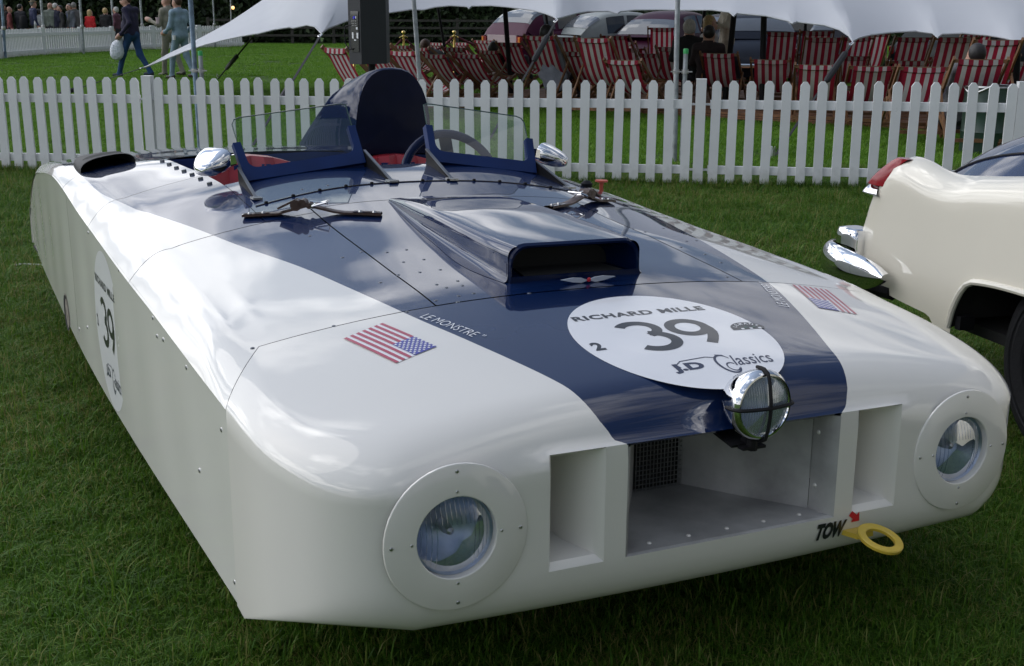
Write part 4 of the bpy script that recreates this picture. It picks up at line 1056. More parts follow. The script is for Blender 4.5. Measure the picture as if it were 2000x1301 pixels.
# festoon poles along the far fence
for k, (x0, xb, yb, c) in enumerate([(3, 11, 115, 'galv_blue'), (80, 89, 107, 'galv'), (156, 164, 106, 'galv'), (218, 225.5, 100, 'galv'), (274, 281, 97, 'galv'), (416, 421, 93.5, 'galv'), (450.5, 452.5, 92.5, 'galv')]):
    b = at_z(xb, yb); q = at_y(x0, 0, b[1]); d = q - b; t = b + d * 3.6 / d[2]
    lb = ['at the left edge of the photo', 'before the grey green jacket', 'left of the woman in red', 'in front of the white haired woman', 'just right of the striding man in navy', 'left of the small bulb pole at the tent wing', 'with bulb'][k]
    o = thing('festoon_pole', 'tall thin far fence pole, ' + lb, 'pole', tuple(b), group='thin poles along the far fence')
    MB().tube([[0, 0, 0], t - b], .045 if k < 5 else .03, 8).build('tube', M[c], o); MB().lathe([(.06, .06), (.07, 0), (.06, -.06)], 8, basis((1,0,0), (0,1,0), (0,0,1), (t - b) * .26)).build('collar', M['steel'], o)
    if k == 6:
        m, tt, bb = new_mat('bulb_glow'); bb.inputs['Emission Color'].default_value = (1, .55, .15, 1); bb.inputs['Emission Strength'].default_value = 2.5
        p = at_y(455, 15, b[1] - .1) - b; MB().lathe([(0, .07), (.05, .05), (.07, 0), (.05, -.06), (0, -.08)], 10, basis((1,0,0), (0,1,0), (0,0,1), p)).build('bulb', m, o)
        MB().tube([p + [0, 0, .07], p + [-.06, .05, .5], (t - b) * (p[2] + .55) / 3.6], .012, 5).build('lead', M['rope'], o)

# ------------------------------------------------------------------ stretch tent
edge = [(281,132,23.6),(320,117,22.8),(360,101,22.0),(400,87.5,21.2),(440,77.5,20.4),(470,71,19.8),(499,66,19.2),(503,66,19.1),(535,58,18.9),(566,53,18.6),(572,55,18.55),(600,49,18.2),(615,52,18.0),(628,66,17.6),(640,56,17.9),(680,40,18.4),(754,26,18.8),(804,18.5,19),(826,19.5,19),(850,14,19.0),(880,11,19.0),(912,13,18.9),(916,17,18.85),(922,12,18.9),(960,11,18.8),(990,13.5,18.6),(1038,19.5,18.2),(1064,26,17.8),(1080,32,17.5),(1088,37,17.3),(1098,34,17.4),(1126,26,17.8),(1150,22.5,18),(1190,22,18),(1206,27,17.9),(1212,22.5,18),(1240,19.5,18),(1290,19,18),(1330,20,17.8),(1390,19.5,17.6),(1425,24,17.3),(1434,32,17.1),(1440,26,17.2),(1496,31,17.0),(1540,41,16.7),(1549,46,16.5),(1557,43,16.6),(1610,49,16.4),(1640,58,16.1),(1658,70,15.8),(1666,82,15.5),(1676,75,15.7),(1700,68.5,16),(1740,63.5,16.2),(1790,61,16.2),(1822,65,16),(1832,74,15.8),(1840,67,15.9),(1880,65,15.9),(1930,69,15.7),(1965,75,15.5),(1990,82,15.2),(2010,80,15.3),(2080,72,15.4),(2200,75,15.2),(2320,95,14.6)]
E3 = np.array([at_y(*p) for p in edge])
nE = len(E3); ridge = []
for k, p in enumerate(E3):
    x = p[0]; Yr = 23.6 - .28 * (x + 3); 
    peak = 4.3 + .5 * math.cos((x + 1.5) * .75) 
    t = np.clip((k - 0) / 9, 0, 1)
    L_ = np.array([x + (1 - t) * .0, Yr, peak])
    if k <= 8:
        xb, yb, Yb = [(281,131.8,23.6),(330,104,23.9),(372,84,24.1),(410,64,24.3),(448,43,24.5),(480,22,24.7),(508,3,24.9),(515,-2,25),(545,-22,25.1)][k]; L_ = at_y(xb, yb, Yb)
    ridge.append(L_)
ridge = np.array(ridge); nR = 15; T3 = []
for k in range(nE):
    row = []
    for j in range(nR):
        t = j / (nR - 1); p = E3[k] * (1 - t) + ridge[k] * t
        sag = -.16 * np.clip(k / 12, 0, 1) * math.sin(math.pi * t) * (1.0)
        if k <= 8: sag = -.03 * math.sin(math.pi * t)
        row.append(p + [0, 0, sag])
    T3.append(row)
T3 = np.array(T3)
# smooth scallops along the skin (they fade away from the hem)
for _ in range(3):
    for j in range(1, nR):
        wgt = min(1, j / 3); Tm = T3[:, j].copy(); Tm[9:-1] = (T3[8:-2, j] + T3[10:, j] + 2 * T3[9:-1, j]) / 4; T3[:, j] = T3[:, j] * (1 - wgt) + Tm * wgt
tent = thing('stretch_tent', 'big white stretch tent roof over the striped deckchairs', 'tent', tuple(E3[20] * [1, 1, 0]))
org = E3[20] * np.array([1, 1, 0])
mb = MB().grid(T3 - org)
back = ridge[9:] + np.array([.3, 2.6, -1.5]); B3 = np.array([[r * (1 - t) + b * t for t in (0, .3, .6, 1)] for r, b in zip(ridge[9:], back)]); mb.grid(B3 - org)
mb.build('roof', M['tent'], tent, angle=75)
MB().tube(E3 - org, .012, 5).build('hem', M['tent'], tent)
# creases stamped near the tips and the ropes, turnbuckles
def guy(tip, anchor, label, mid=None, thick=.012, sleeve=(.3, .5)):
    a, b = np.array(tip), np.array(anchor); o = thing('guy_rope', label, 'rope', tuple(b), group='black guy ropes of the tent')
    d = a - b; MB().bar((0, 0, 0), d * .985, .03, .008).build('webbing', M['rope'], o)
    MB().tube([d * sleeve[0], d * (sleeve[0] + .02), d * (sleeve[1] - .02), d * sleeve[1]], [.02, .04, .04, .02], 8).build('sleeve', M['rope'], o)
    s = .985; mb = MB().tube([d * .965, d * .975 + [.03, 0, .02], d, d * .975 - [.03, 0, -.0], d * .965], .008, 6); mb.build('hook', M['chrome'], o)
    mb = MB().tube([(0, 0, -.1), (0, 0, .1)], .012, 6); mb.tube([(-.02, 0, .05), (.0, -.02, .12), (.03, 0, .08)], .008, 6); mb.build('ground_stake', M['steel'], o)
idx = {e[0]: k for k, e in enumerate(edge)}
guy(E3[0], at_z(92, 192), 'long low guy rope at the sharp left tip of the tent', sleeve=(.12, .35))
guy(E3[idx[499]], at_z(425, 155), 'black guy rope left of the loudspeaker, near the walking men', sleeve=(.30, .62))
guy(E3[idx[628]], at_z(466, 330) * 1.0, 'black guy rope dropping from the tent tip beside the loudspeaker', sleeve=(.42, .55))
guy(E3[idx[1088]], at_z(955, 275), 'black guy rope in front of the deckchair canvas near the grey saloon', sleeve=(.62, .85))
guy(E3[idx[1666]], at_z(1512, 308), 'thick black guy rope at the right hand tent tip', sleeve=(.62, .9))
guy(E3[-1], at_z(2190, 330), 'guy rope at the far right end of the tent', sleeve=(.3, .5))
# white plastic peg cover left by the fence
q = at_z(1504.5, 310); tag(MB().lathe([(.022, 0), (.022, .1), (.018, .13), (0, .135)], 10, basis((1,0,0), (0,1,0), (0,0,1), q)).build('peg_cover', M['white_fence']), 'small white peg cover in the grass behind the fence, by a rope stake', 'peg')
q = at_z(33, 521); tag(MB().tube([q + [-.0, 0, .01], q + [.03, -.02, .02], q + [.02, .03, .012], q + [.14, .0, .012], q + [.24, -.05, .012]], .006, 6).build('plastic_strip', M['white_fence']), 'thin white plastic strip lying in the grass beside the car tail', 'strip')
# black tent poles under the roof
for k, (x0, y0, x1, y1, Y, tilt) in enumerate([(986,12,991,82,22,0),(855,14,866,80,26,0),(1066,25,1070,60,26,0),(1433,33,1426,100,19.5,0),(1492,30,1490,122,18.5,0),(1376,20,1372,60,23,0),(1988,88,1985,150,17.2,0),(1573,48,1572,62,24,0)]):
    p, q = at_y(x0, y0, Y), at_y(x1, y1, Y); d = q - p; b = p + d * (p[2] - .05) / -d[2]; t = p - d * .35 / abs(d[2]) * -1 if False else p + (p - q) / abs(d[2]) * .5
    lb = ['in front of the plum estate car', 'leaning behind the brass posts', 'behind the grey saloon roof', 'thick one beside the cream jacket', 'thick one before the black saloon windscreen', 'behind the blonde woman', 'at the right end of the deckchair rows', 'thin one right of the black saloon'][k]
    o = thing('tent_pole', 'black tent pole ' + lb, 'pole', tuple(b), group='black poles holding up the tent')
    MB().tube([(0, 0, 0), t - b], .045 if Y < 23 else .03, 10).build('shaft', M['black'], o); MB().lathe([(.09, .0), (.09, .02), (.05, .04)], 10).build('foot', M['black'], o)

# ------------------------------------------------------------------ loudspeaker on its stand
Y = 12.6; a, b_, c_ = at_y(679, 1, Y), at_y(703, 0, Y - .12), at_y(753, 1, Y + .08); zt = 1.62; zb = at_y(706, 126, Y - .12)[2]
base = np.array([(a[0] + c_[0]) / 2 + .02, Y + .12, 0])
sp = thing('loudspeaker', 'black loudspeaker box with connector panel, high on a pole stand in front of the tent', 'loudspeaker', tuple(base))
def sec(z): 
    p = [a[:2], b_[:2], c_[:2], c_[:2] + [-.0, .33], a[:2] + [.06, .30]]; return [[q[0] - base[0], q[1] - base[1], z] for q in p]
k = 5; mb = MB().add(sec(zb) + sec(zt), [tuple(range(k))[::-1], tuple(range(k, 2 * k))] + [(i, (i + 1) % k, k + (i + 1) % k, k + i) for i in range(k)])
mb.build('cabinet', M['speaker'], sp, smooth=False)
ed = (b_ - a) / np.linalg.norm(b_[:2] - a[:2]); ed[2] = 0; on = np.array([ed[1], -ed[0], 0]); wd = np.linalg.norm(b_[:2] - a[:2])
def onp(u, v, off): q = a[:2] - base[:2]; return np.array([q[0], q[1], 0]) + ed * wd * u + np.array([0, 0, zt - (zt - zb) * v]) + on * off
R = np.array([ed, on, [0, 0, 1]]).T
MB().box(onp(.55, .50, .004), (wd * .62, .008, .62 * (zt - zb)), R).build('connector_panel', M['black_gloss'], sp, smooth=False)
m, t, bb = new_mat('blue_socket'); bb.inputs['Base Color'].default_value = (.03, .03, .6, 1)
MB().lathe([(0, .012), (.013, .012), (.016, 0)], 12, basis(ed, (0, 0, 1), on, onp(.56, .29, .008))).build('blue_socket', m, sp)
for (u, v, w1, h1) in ((.68, .285, .012, .022), (.4, .56, .02, .06), (.78, .56, .022, .055), (.74, .45, .022, .022), (.58, .63, .024, .012)):
    MB().box(onp(u, v, .0095), (w1, .003, h1), R).build('panel_label', M['print_white'], sp, smooth=False)
for u in (.42, .56, .72):
    for v in (.34, .38, .41): MB().lathe([(0, .01), (.005, .01), (.006, 0)], 8, basis(ed, (0, 0, 1), on, onp(u, v, .008))).build('knob', M['steel'], sp)
MB().tube([onp(.25, .40, .02), onp(-.05, .42, .03), onp(-.16, .5, .03), onp(-.1, .68, .03), onp(.2, .78, .03), onp(.45, .76, .015)], .006, 6).build('cable', M['rubber'], sp)
MB().tube([(0, .06, zb), (0, .06, .1)], .024, 10).build('stand_pole', M['black'], sp); MB().tube([(0, .06, zb), (0, .06, zb - .14)], .038, 10).build('stand_socket', M['black'], sp)
for k in range(3):
    an = 2 * math.pi * k / 3 + .4; MB().tube([(0, .06, .5), (.55 * math.cos(an), .06 + .55 * math.sin(an), .01)], .014, 8).build('leg', M['black'], sp)

# ------------------------------------------------------------------ brass posts and velvet ropes
post = None; heads = []
for k, (x, yt) in enumerate([(788, 60), (887, 56), (690, 62)]):
    Yp = 27.0 + k * .6 if k < 2 else 26.6; b = at_y(x, yt, Yp); H = b[2]
    if post is None:
        post = thing('rope_post', 'brass rope post seen just right of the loudspeaker', 'post', (b[0], b[1], 0), group='brass rope posts')
        MB().lathe([(0, 0), (.15, .0), (.15, .02), (.04, .05), (.028, .07), (.028, H - .14), (.045, H - .13), (.045, H - .11), (.02, H - .1), (.02, H - .075)], 16).build('stem', M['brass'], post)
        MB().lathe([(0, H), (.03, H - .007), (.045, H - .035), (.03, H - .068), (0, H - .08)], 16).build('finial', M['brass'], post)
        MB().tube([(-.09, 0, H - .15), (-.05, 0, H - .12), (.05, 0, H - .12), (.09, 0, H - .15)], .012, 6).build('hook', M['brass'], post)
    else:
        o = dup(post, (b[0], b[1], 0), 0, ['', 'brass rope post with the ball top, second one, left of the plum estate car', 'brass rope post hidden behind the loudspeaker box'][k])
    heads.append(np.array([b[0], b[1], H - .14]))
for a1, b1, lb in ((heads[2], heads[0], 'dark red rope hanging behind the loudspeaker'), (heads[0], heads[1], 'dark red rope hanging between the two brass posts'), (heads[1], heads[1] + [2.2, .5, .0], 'dark red rope hanging right of the second brass post')):
    tag(MB().tube([a1 * (1 - t) + b1 * t + [0, 0, -.32 * 4 * t * (1 - t)] for t in np.linspace(.04, .96, 15)], .024, 8).build('velvet_rope', M['velvet']), lb, 'rope', 'velvet ropes')

# ------------------------------------------------------------------ oil drum bin behind the fence at the right
c = at_y(1921, 300, 13.7); R_ = .268; H = .73
bn = thing('drum_bin', 'dark green steel drum behind the fence at the right', 'bin', (c[0], c[1], 0))
prof = [(0, .02), (R_ - .01, .02), (R_, .0), (R_, .22), (R_ + .008, .235), (R_, .25), (R_, .47), (R_ + .008, .485), (R_, .5), (R_, H - .01)]
MB().lathe(prof, 28).build('drum', M['bin'], bn); MB().lathe([(R_ - .02, H), (R_ + .006, H + .006), (R_ + .01, H - .012), (R_, H - .02)], 28).build('rim', M['steel'], bn)
MB().tube([((R_ + .012) * math.cos(t) * -1, -(R_ + .012) * math.sin(t), H - .02 - .05 * math.sin(3 * t)) for t in np.linspace(-.3, 1.2, 12)], .012, 6).build('liner_edge', M['steel'], bn)
# ------------------------------------------------------------------ wooden floor under the tent
PA, PB = np.array([-1.2, 21.2, 0]), np.array([6.9, 15.05, 0]); PD = (PB - PA) / np.linalg.norm(PB - PA); PN = np.array([-PD[1], PD[0], 0])
if PN[1] < 0: PN = -PN
fl = thing('wooden_floor', 'low brown boarded floor under the deckchairs', 'floor', tuple(PA)); pang = math.atan2(PD[1], PD[0]); PL = np.linalg.norm(PB - PA)
pm = None
for k in range(46):
    for h in range(2):
        if pm is None:
            o = MB().box((0, 0, .085), (PL / 2 - .01, .142, .03)).build('plank', M['plank'], fl, smooth=False); pm = o.data
        else: o = mesh_obj('plank', pm, fl)
        q = PD * PL * (.25 + .5 * h) + PN * (.075 + .15 * k) + np.array([0, 0, rng.normal(0, .002)]); o.location = q; o.rotation_euler[2] = pang
for z in (.02, .05): MB().bar(PN * .01 + [0, 0, z], PN * .01 + PD * PL + [0, 0, z], .02, .024).build('fascia_board', M['plank'], fl, smooth=False)
MB().bar(PN * 3.4 + [0, 0, .03], PN * 3.4 + PD * PL + [0, 0, .03], 6.4, .05).build('joists', M['dark'], fl, smooth=False)

# ------------------------------------------------------------------ deckchairs
def chair_meshes(zb):
    """local: x across, y towards the sitter's front, z up; zb height of the top bar"""
    hw = .285; yb = -.36 - (1.0 - zb) * .55; yf, zf = .42, .36
    foot = np.array([.62, 0.0]); topb = np.array([yb - .03, zb + .035])
    out = {}
    rail = []
    for s in (-1, 1):
        rail.append(MB().bar((s * hw, foot[0], foot[1] + .01), (s * hw, topb[0], topb[1]), .024, .048))
    leg = [MB().bar((s * (hw - .03), -.52, .01), (s * (hw - .03), yf + .03, zf + .02), .024, .045) for s in (-1, 1)]
    prop = [MB().bar((s * (hw + .026), foot[0] + (topb[0] - foot[0]) * .62, foot[1] + (topb[1] - foot[1]) * .62), (s * (hw + .026), -.46, .07), .02, .035) for s in (-1, 1)]
    bars = [MB().bar((-hw, yb, zb), (hw, yb, zb), .026, .04), MB().bar((-hw, yf, zf), (hw, yf, zf), .026, .04), MB().bar((-hw, foot[0] - .02, .05), (hw, foot[0] - .02, .05), .024, .04), MB().bar((-hw, -.50, .05), (hw, -.50, .05), .024, .04)]
    fab = MB(); rows = []; at = []
    a, b = np.array([yb - .018, zb + .022]), np.array([yf + .01, zf + .022]); n = 16
    pts = [np.array([yb + .02, zb - .05]), np.array([yb - .022, zb - .035])]
    for k in range(n + 1):
        t = k / n; p = a * (1 - t) + b * t; s = 4 * t * (1 - t) * (1.0 - .35 * (t - .5)); pts.append(p + np.array([.03, -.30]) * s * np.array([1, 1]))
    for p in pts: 
        rows.append([[x * .232, p[0], p[1] - .012 * (1 - x * x)] for x in np.linspace(-1, 1, 7)]); at.append([[(x + 1) / 2] * 3 for x in np.linspace(-1, 1, 7)])
    fab.grid(np.array(rows), at=np.array(at))
    return rail, leg, prop, bars, fab
variants = {}
def chair(bar, label, d_yaw=None, depth=None):
    (xl, yl, xr, yr) = bar; wpx = xr - xl; xm, ym = (xl + xr) / 2, (yl + yr) / 2
    view = math.atan2((xm - 1000) / FPX, 1.0); yaw = d_yaw if d_yaw is not None else float(ip(xm, [600, 800, 1000, 1250, 1500, 1750, 2000], [50, 40, 34, 26, 16, 9, 6]))
    yw = rad(yaw); cosf = max(.4, math.cos(yw - view))
    Yd = depth or .50 * cosf * FPX / wpx * .965
    for _ in range(14):
        p = at_y(xm, ym, Yd)
        if p[2] > 1.17: Yd *= 1.015
        elif p[2] < .76: Yd *= .985
    p = at_y(xm, ym, Yd); zloc = float(np.clip(p[2] - .1, .66, 1.10)); key = round(zloc / .06); zq = key * .06
    rot = -yw; yb = -.36 - (1.0 - zq) * .55
    c, s = math.cos(rot), math.sin(rot)
    base = np.array([p[0] - (-s * yb), p[1] - (c * yb), .1 + (zloc - zq)])
    base[2] = .1
    if key in variants: return dup(variants[key], tuple(base), rot, label)
    t = thing('deckchair', label, 'deckchair', tuple(base), rot, 'red and white striped deckchairs')
    rail, leg, prop, bars, fab = chair_meshes(zq)
    fab.build('canvas_seat', M['stripe'], t, su=True, angle=60)
    for m_ in rail: m_.build('side_rail', M['wood'], t, smooth=False)
    for m_ in leg: m_.build('leg', M['wood'], t, smooth=False)
    for m_ in prop: m_.build('prop', M['wood'], t, smooth=False)
    for m_ in bars: m_.build('crossbar', M['wood'], t, smooth=False)
    variants[key] = t
    return t
chairs = [
 ((637,101,676,101.5), 'leftmost deckchair, half behind the loudspeaker', 52, None), ((704,103,744,105), 'deckchair directly under the loudspeaker', 46, None), ((732,92,762,96), 'deckchair mostly behind the right edge of the loudspeaker', 55, None),
 ((764,103.5,810,105), 'front row deckchair just left of the pale streaked pole', None, None), ((766,92,798,93.5), 'second row deckchair below the first brass post', None, None), ((827,104.5,870,106.5), 'front row deckchair just right of the pale streaked pole', None, None),
 ((890,107.5,935,108), 'front row deckchair third right of the pale streaked pole', None, None), ((868,95,909,97), 'second row deckchair below the second brass post', None, None), ((841,83,870,84), 'back row deckchair between the two brass posts', None, None),
 ((886,84,914,85.5), 'back row deckchair at the foot of the second brass post', None, None), ((927,79,961,80), 'back row deckchair left of the plum estate car', None, None), ((934,99.5,971,101), 'deckchair with a dark hatted head showing over it', None, None),
 ((974,83,1016,84.5), 'deckchair in front of the plum estate car tail', None, None), ((1030,71,1081,71.5), 'tall deckchair with a dark haired head over it, before the grey saloon', None, None), ((1092,71,1113,72), 'back deckchair below the grey saloon side window', None, 21.5),
 ((1129,74,1187,76), 'tall upright deckchair right below the grey saloon door', None, None), ((1101,103,1128,106), 'low deckchair between two tall ones below the grey saloon', None, 19.5), ((1187,117,1247,118), 'low front deckchair below the plum beetle shaped car', None, None),
 ((1190,74,1213,75), 'back deckchair at the left tail of the plum beetle shaped car', None, 23), ((1194,87,1237,87.5), 'empty deckchair folded low behind the plum car, upper of two', 20, None), ((1207,97,1254,99), 'empty deckchair folded low behind the plum car, lower of two', 20, None),
 ((1255,105,1300,107), 'deckchair left of the green capped pole, lower one', None, None), ((1247,85,1280,86), 'small back deckchair under the plum car side', None, None), ((1270,57,1316,58), 'bright pale deckchair high against the plum car door', 10, None),
 ((1287,91,1342,93), 'deckchair directly behind the green capped pole', None, None), ((1374.5,104.5,1434,106), 'deckchair just right of the green capped pole', None, None), ((1473,122,1536,124), 'low front deckchair left of the thick black pole foot', None, None),
 ((1352,95,1402,97), 'deckchair in shade behind the seated white haired person', None, None), ((1438,96,1483,98), 'shaded deckchair below the black saloon bumper', None, None), ((1499,66.5,1557,66.5), 'tall deckchair right of the black saloon windscreen', 8, None),
 ((1508,106,1556,107), 'shaded deckchair below the tall one at the black saloon', None, None), ((1568,64,1622,65), 'back deckchair high under the tent hem, left of the right tip', 8, None), ((1580,79,1640,79.5), 'shaded deckchair left of the right tent tip', 8, None),
 ((1562,125,1632,126), 'low front deckchair left of the thick guy rope', None, None), ((1595,110,1636,111), 'second row deckchair at the thick guy rope', None, None), ((1640,111,1690,112), 'second row deckchair right of the thick guy rope', None, None),
 ((1668,131,1739,133), 'low front deckchair right of the thick guy rope', None, None), ((1650,78,1700,78.5), 'shaded back deckchair right of the right tent tip', 4, None), ((1756,71.5,1813,73), 'bright tall deckchair under the second right tent arch', 3, None),
 ((1748,120,1811,121.5), 'second row deckchair under the bright tall one', None, None), ((1766,134,1844,136), 'low front deckchair left of the green drum', None, None), ((1834,79.5,1901,81), 'bright deckchair under the last tent arch, left one', 3, None),
 ((1912,82,1985,84), 'bright deckchair under the last tent arch, right one', 3, None), ((1874,122,1956,122.5), 'front deckchair above the green drum with a head over it', None, None), ((1793,112,1841,114), 'dark deckchair behind the low one left of the drum', None, None),
 ((1938,109,1984,110), 'dark deckchair at the right end pole', None, None), ((1701,68.5,1717,69), 'tiny far deckchair seen through the gap right of the tent tip', 3, 24), ((1889,68.5,1926,69), 'far deckchair in the sun under the last tent arch', 3, 24), ((1988,121,2042,124), 'deckchair cut by the right edge of the photo', None, None)]
chairs.append(((803,94,834,95), 'second row deckchair hidden behind the pale streaked pole', None, None))
CH = [(chair(bar, lb, yw, dp), bar) for bar, lb, yw, dp in chairs]

# ------------------------------------------------------------------ people: one smooth skin grown round a posed skeleton
def seg_d(P, a, b, ra, rb):
    ab = b - a; L2 = float(ab @ ab) + 1e-9; t = np.clip(((P - a) @ ab) / L2, 0, 1)
    return np.linalg.norm(P - (a + t[..., None] * ab), axis=-1) - (ra + (rb - ra) * t)
def ell_d(P, c, r):
    q = (P - c) / r; k = np.linalg.norm(q, axis=-1); return (k - 1) * min(r)
def surface(prims, res, k=.02):
    lo = np.min([np.minimum(p[1], p[2]) - max(p[3], p[4]) if p[0] == 'c' else p[1] - p[2] for p in prims], 0) - .06
    hi = np.max([np.maximum(p[1], p[2]) + max(p[3], p[4]) if p[0] == 'c' else p[1] + p[2] for p in prims], 0) + .06
    n = np.ceil((hi - lo) / res).astype(int) + 1
    ax = [lo[i] + res * np.arange(n[i]) for i in range(3)]
    D = np.full(n, 1.0); acc = np.zeros(n); best = np.full(n, 9.0); lab = np.zeros(n, np.int8)
    for p in prims:
        if p[0] == 'c': l_, h_ = np.minimum(p[1], p[2]) - max(p[3], p[4]) - .12, np.maximum(p[1], p[2]) + max(p[3], p[4]) + .12
        else: l_, h_ = p[1] - p[2] - .12, p[1] + p[2] + .12
        i0 = np.clip(((l_ - lo) / res).astype(int), 0, n - 1); i1 = np.clip(((h_ - lo) / res).astype(int) + 2, 1, n)
        sl_ = tuple(slice(a, b) for a, b in zip(i0, i1))
        P = np.stack(np.meshgrid(*[ax[i][sl_[i]] for i in range(3)], indexing='ij'), -1)
        d = seg_d(P, p[1], p[2], p[3], p[4]) if p[0] == 'c' else ell_d(P, p[1], p[2])
        acc[sl_] += np.exp(-np.clip(d, -.3, .3) / k); bb = best[sl_]; m = d < bb; bb[m] = d[m]; lab[sl_][m] = p[5 if p[0] == 'c' else 3]
    D = np.where(acc > 0, -k * np.log(np.maximum(acc, 1e-12)), 1.0); D = np.minimum(D, 1.0)
    ins = D < 0
    c8 = sum(ins[i:n[0]-1+i, j:n[1]-1+j, l:n[2]-1+l].astype(np.int8) for i in (0, 1) for j in (0, 1) for l in (0, 1))
    act = (c8 > 0) & (c8 < 8); ids = -np.ones(act.shape, int); I = np.argwhere(act); ids[act] = np.arange(len(I))
    S_, C_ = np.zeros((len(I), 3)), np.zeros(len(I))
    cor = [np.array(c) for c in ((0,0,0),(1,0,0),(0,1,0),(0,0,1),(1,1,0),(1,0,1),(0,1,1),(1,1,1))]
    for a in cor:
        for b in cor:
            if (b - a).sum() == 1 and np.abs(b - a).sum() == 1:
                va = D[tuple((I + a).T)]; vb = D[tuple((I + b).T)]; m = (va < 0) != (vb < 0); t = np.where(m, va / np.where(m, va - vb, 1), 0)
                S_[m] += (a + (b - a) * t[:, None])[m]; C_[m] += 1
    V = lo + res * (I + S_ / C_[:, None]); Lb = lab[tuple(np.minimum(np.round(I + S_ / C_[:, None]).astype(int), n - 1).T)]
    F = []
    for a in range(3):
        b, c = [(1, 2), (2, 0), (0, 1)][a]; sh = [slice(None)] * 3; s0, s1 = sh[:], sh[:]; s0[a] = slice(0, n[a]-1); s1[a] = slice(1, n[a])
        cr_ = ins[tuple(s0)] != ins[tuple(s1)]; E_ = np.argwhere(cr_)
        E_ = E_[(E_[:, b] > 0) & (E_[:, c] > 0) & (E_[:, b] < n[b]-1) & (E_[:, c] < n[c]-1)]
        if not len(E_): continue
        db, dc = np.eye(3, dtype=int)[b], np.eye(3, dtype=int)[c]
        q = np.stack([ids[tuple((E_ - db - dc).T)], ids[tuple((E_ - dc).T)], ids[tuple(E_.T)], ids[tuple((E_ - db).T)]], 1)
        fl_ = ~ins[tuple(E_.T)]; q[fl_] = q[fl_][:, ::-1]; F.append(q)
    return V, np.concatenate(F), Lb
SKIN, TOP, LEGS, SHOE, TRIM = 0, 1, 2, 3, 4
M['skin'] = mat('skin', (.42, .23, .165), .5, var=.12, scale=8); M['shoe'] = mat('shoe_leather', (.03, .02, .016), .5)
_cm = {}
def cloth(c, rough=.85):
    if c not in _cm: _cm[c] = mat('cloth', c, rough, var=.22, scale=9, bump=.35, bscale=14)
    return _cm[c]
M['hair_white'] = mat('hair_white', (.5, .48, .45), .7, var=.25, scale=40); M['hair_blond'] = mat('hair_blond', (.42, .29, .13), .6, var=.3, scale=40)
M['hair_brown'] = mat('hair_brown', (.06, .03, .018), .6, var=.3, scale=40); M['hair_grey'] = mat('hair_grey', (.18, .17, .16), .7, var=.3, scale=40); M['hair_black'] = mat('hair_black', (.012, .01, .01), .5, var=.3, scale=40)
V3 = lambda *a: np.array(a, float)
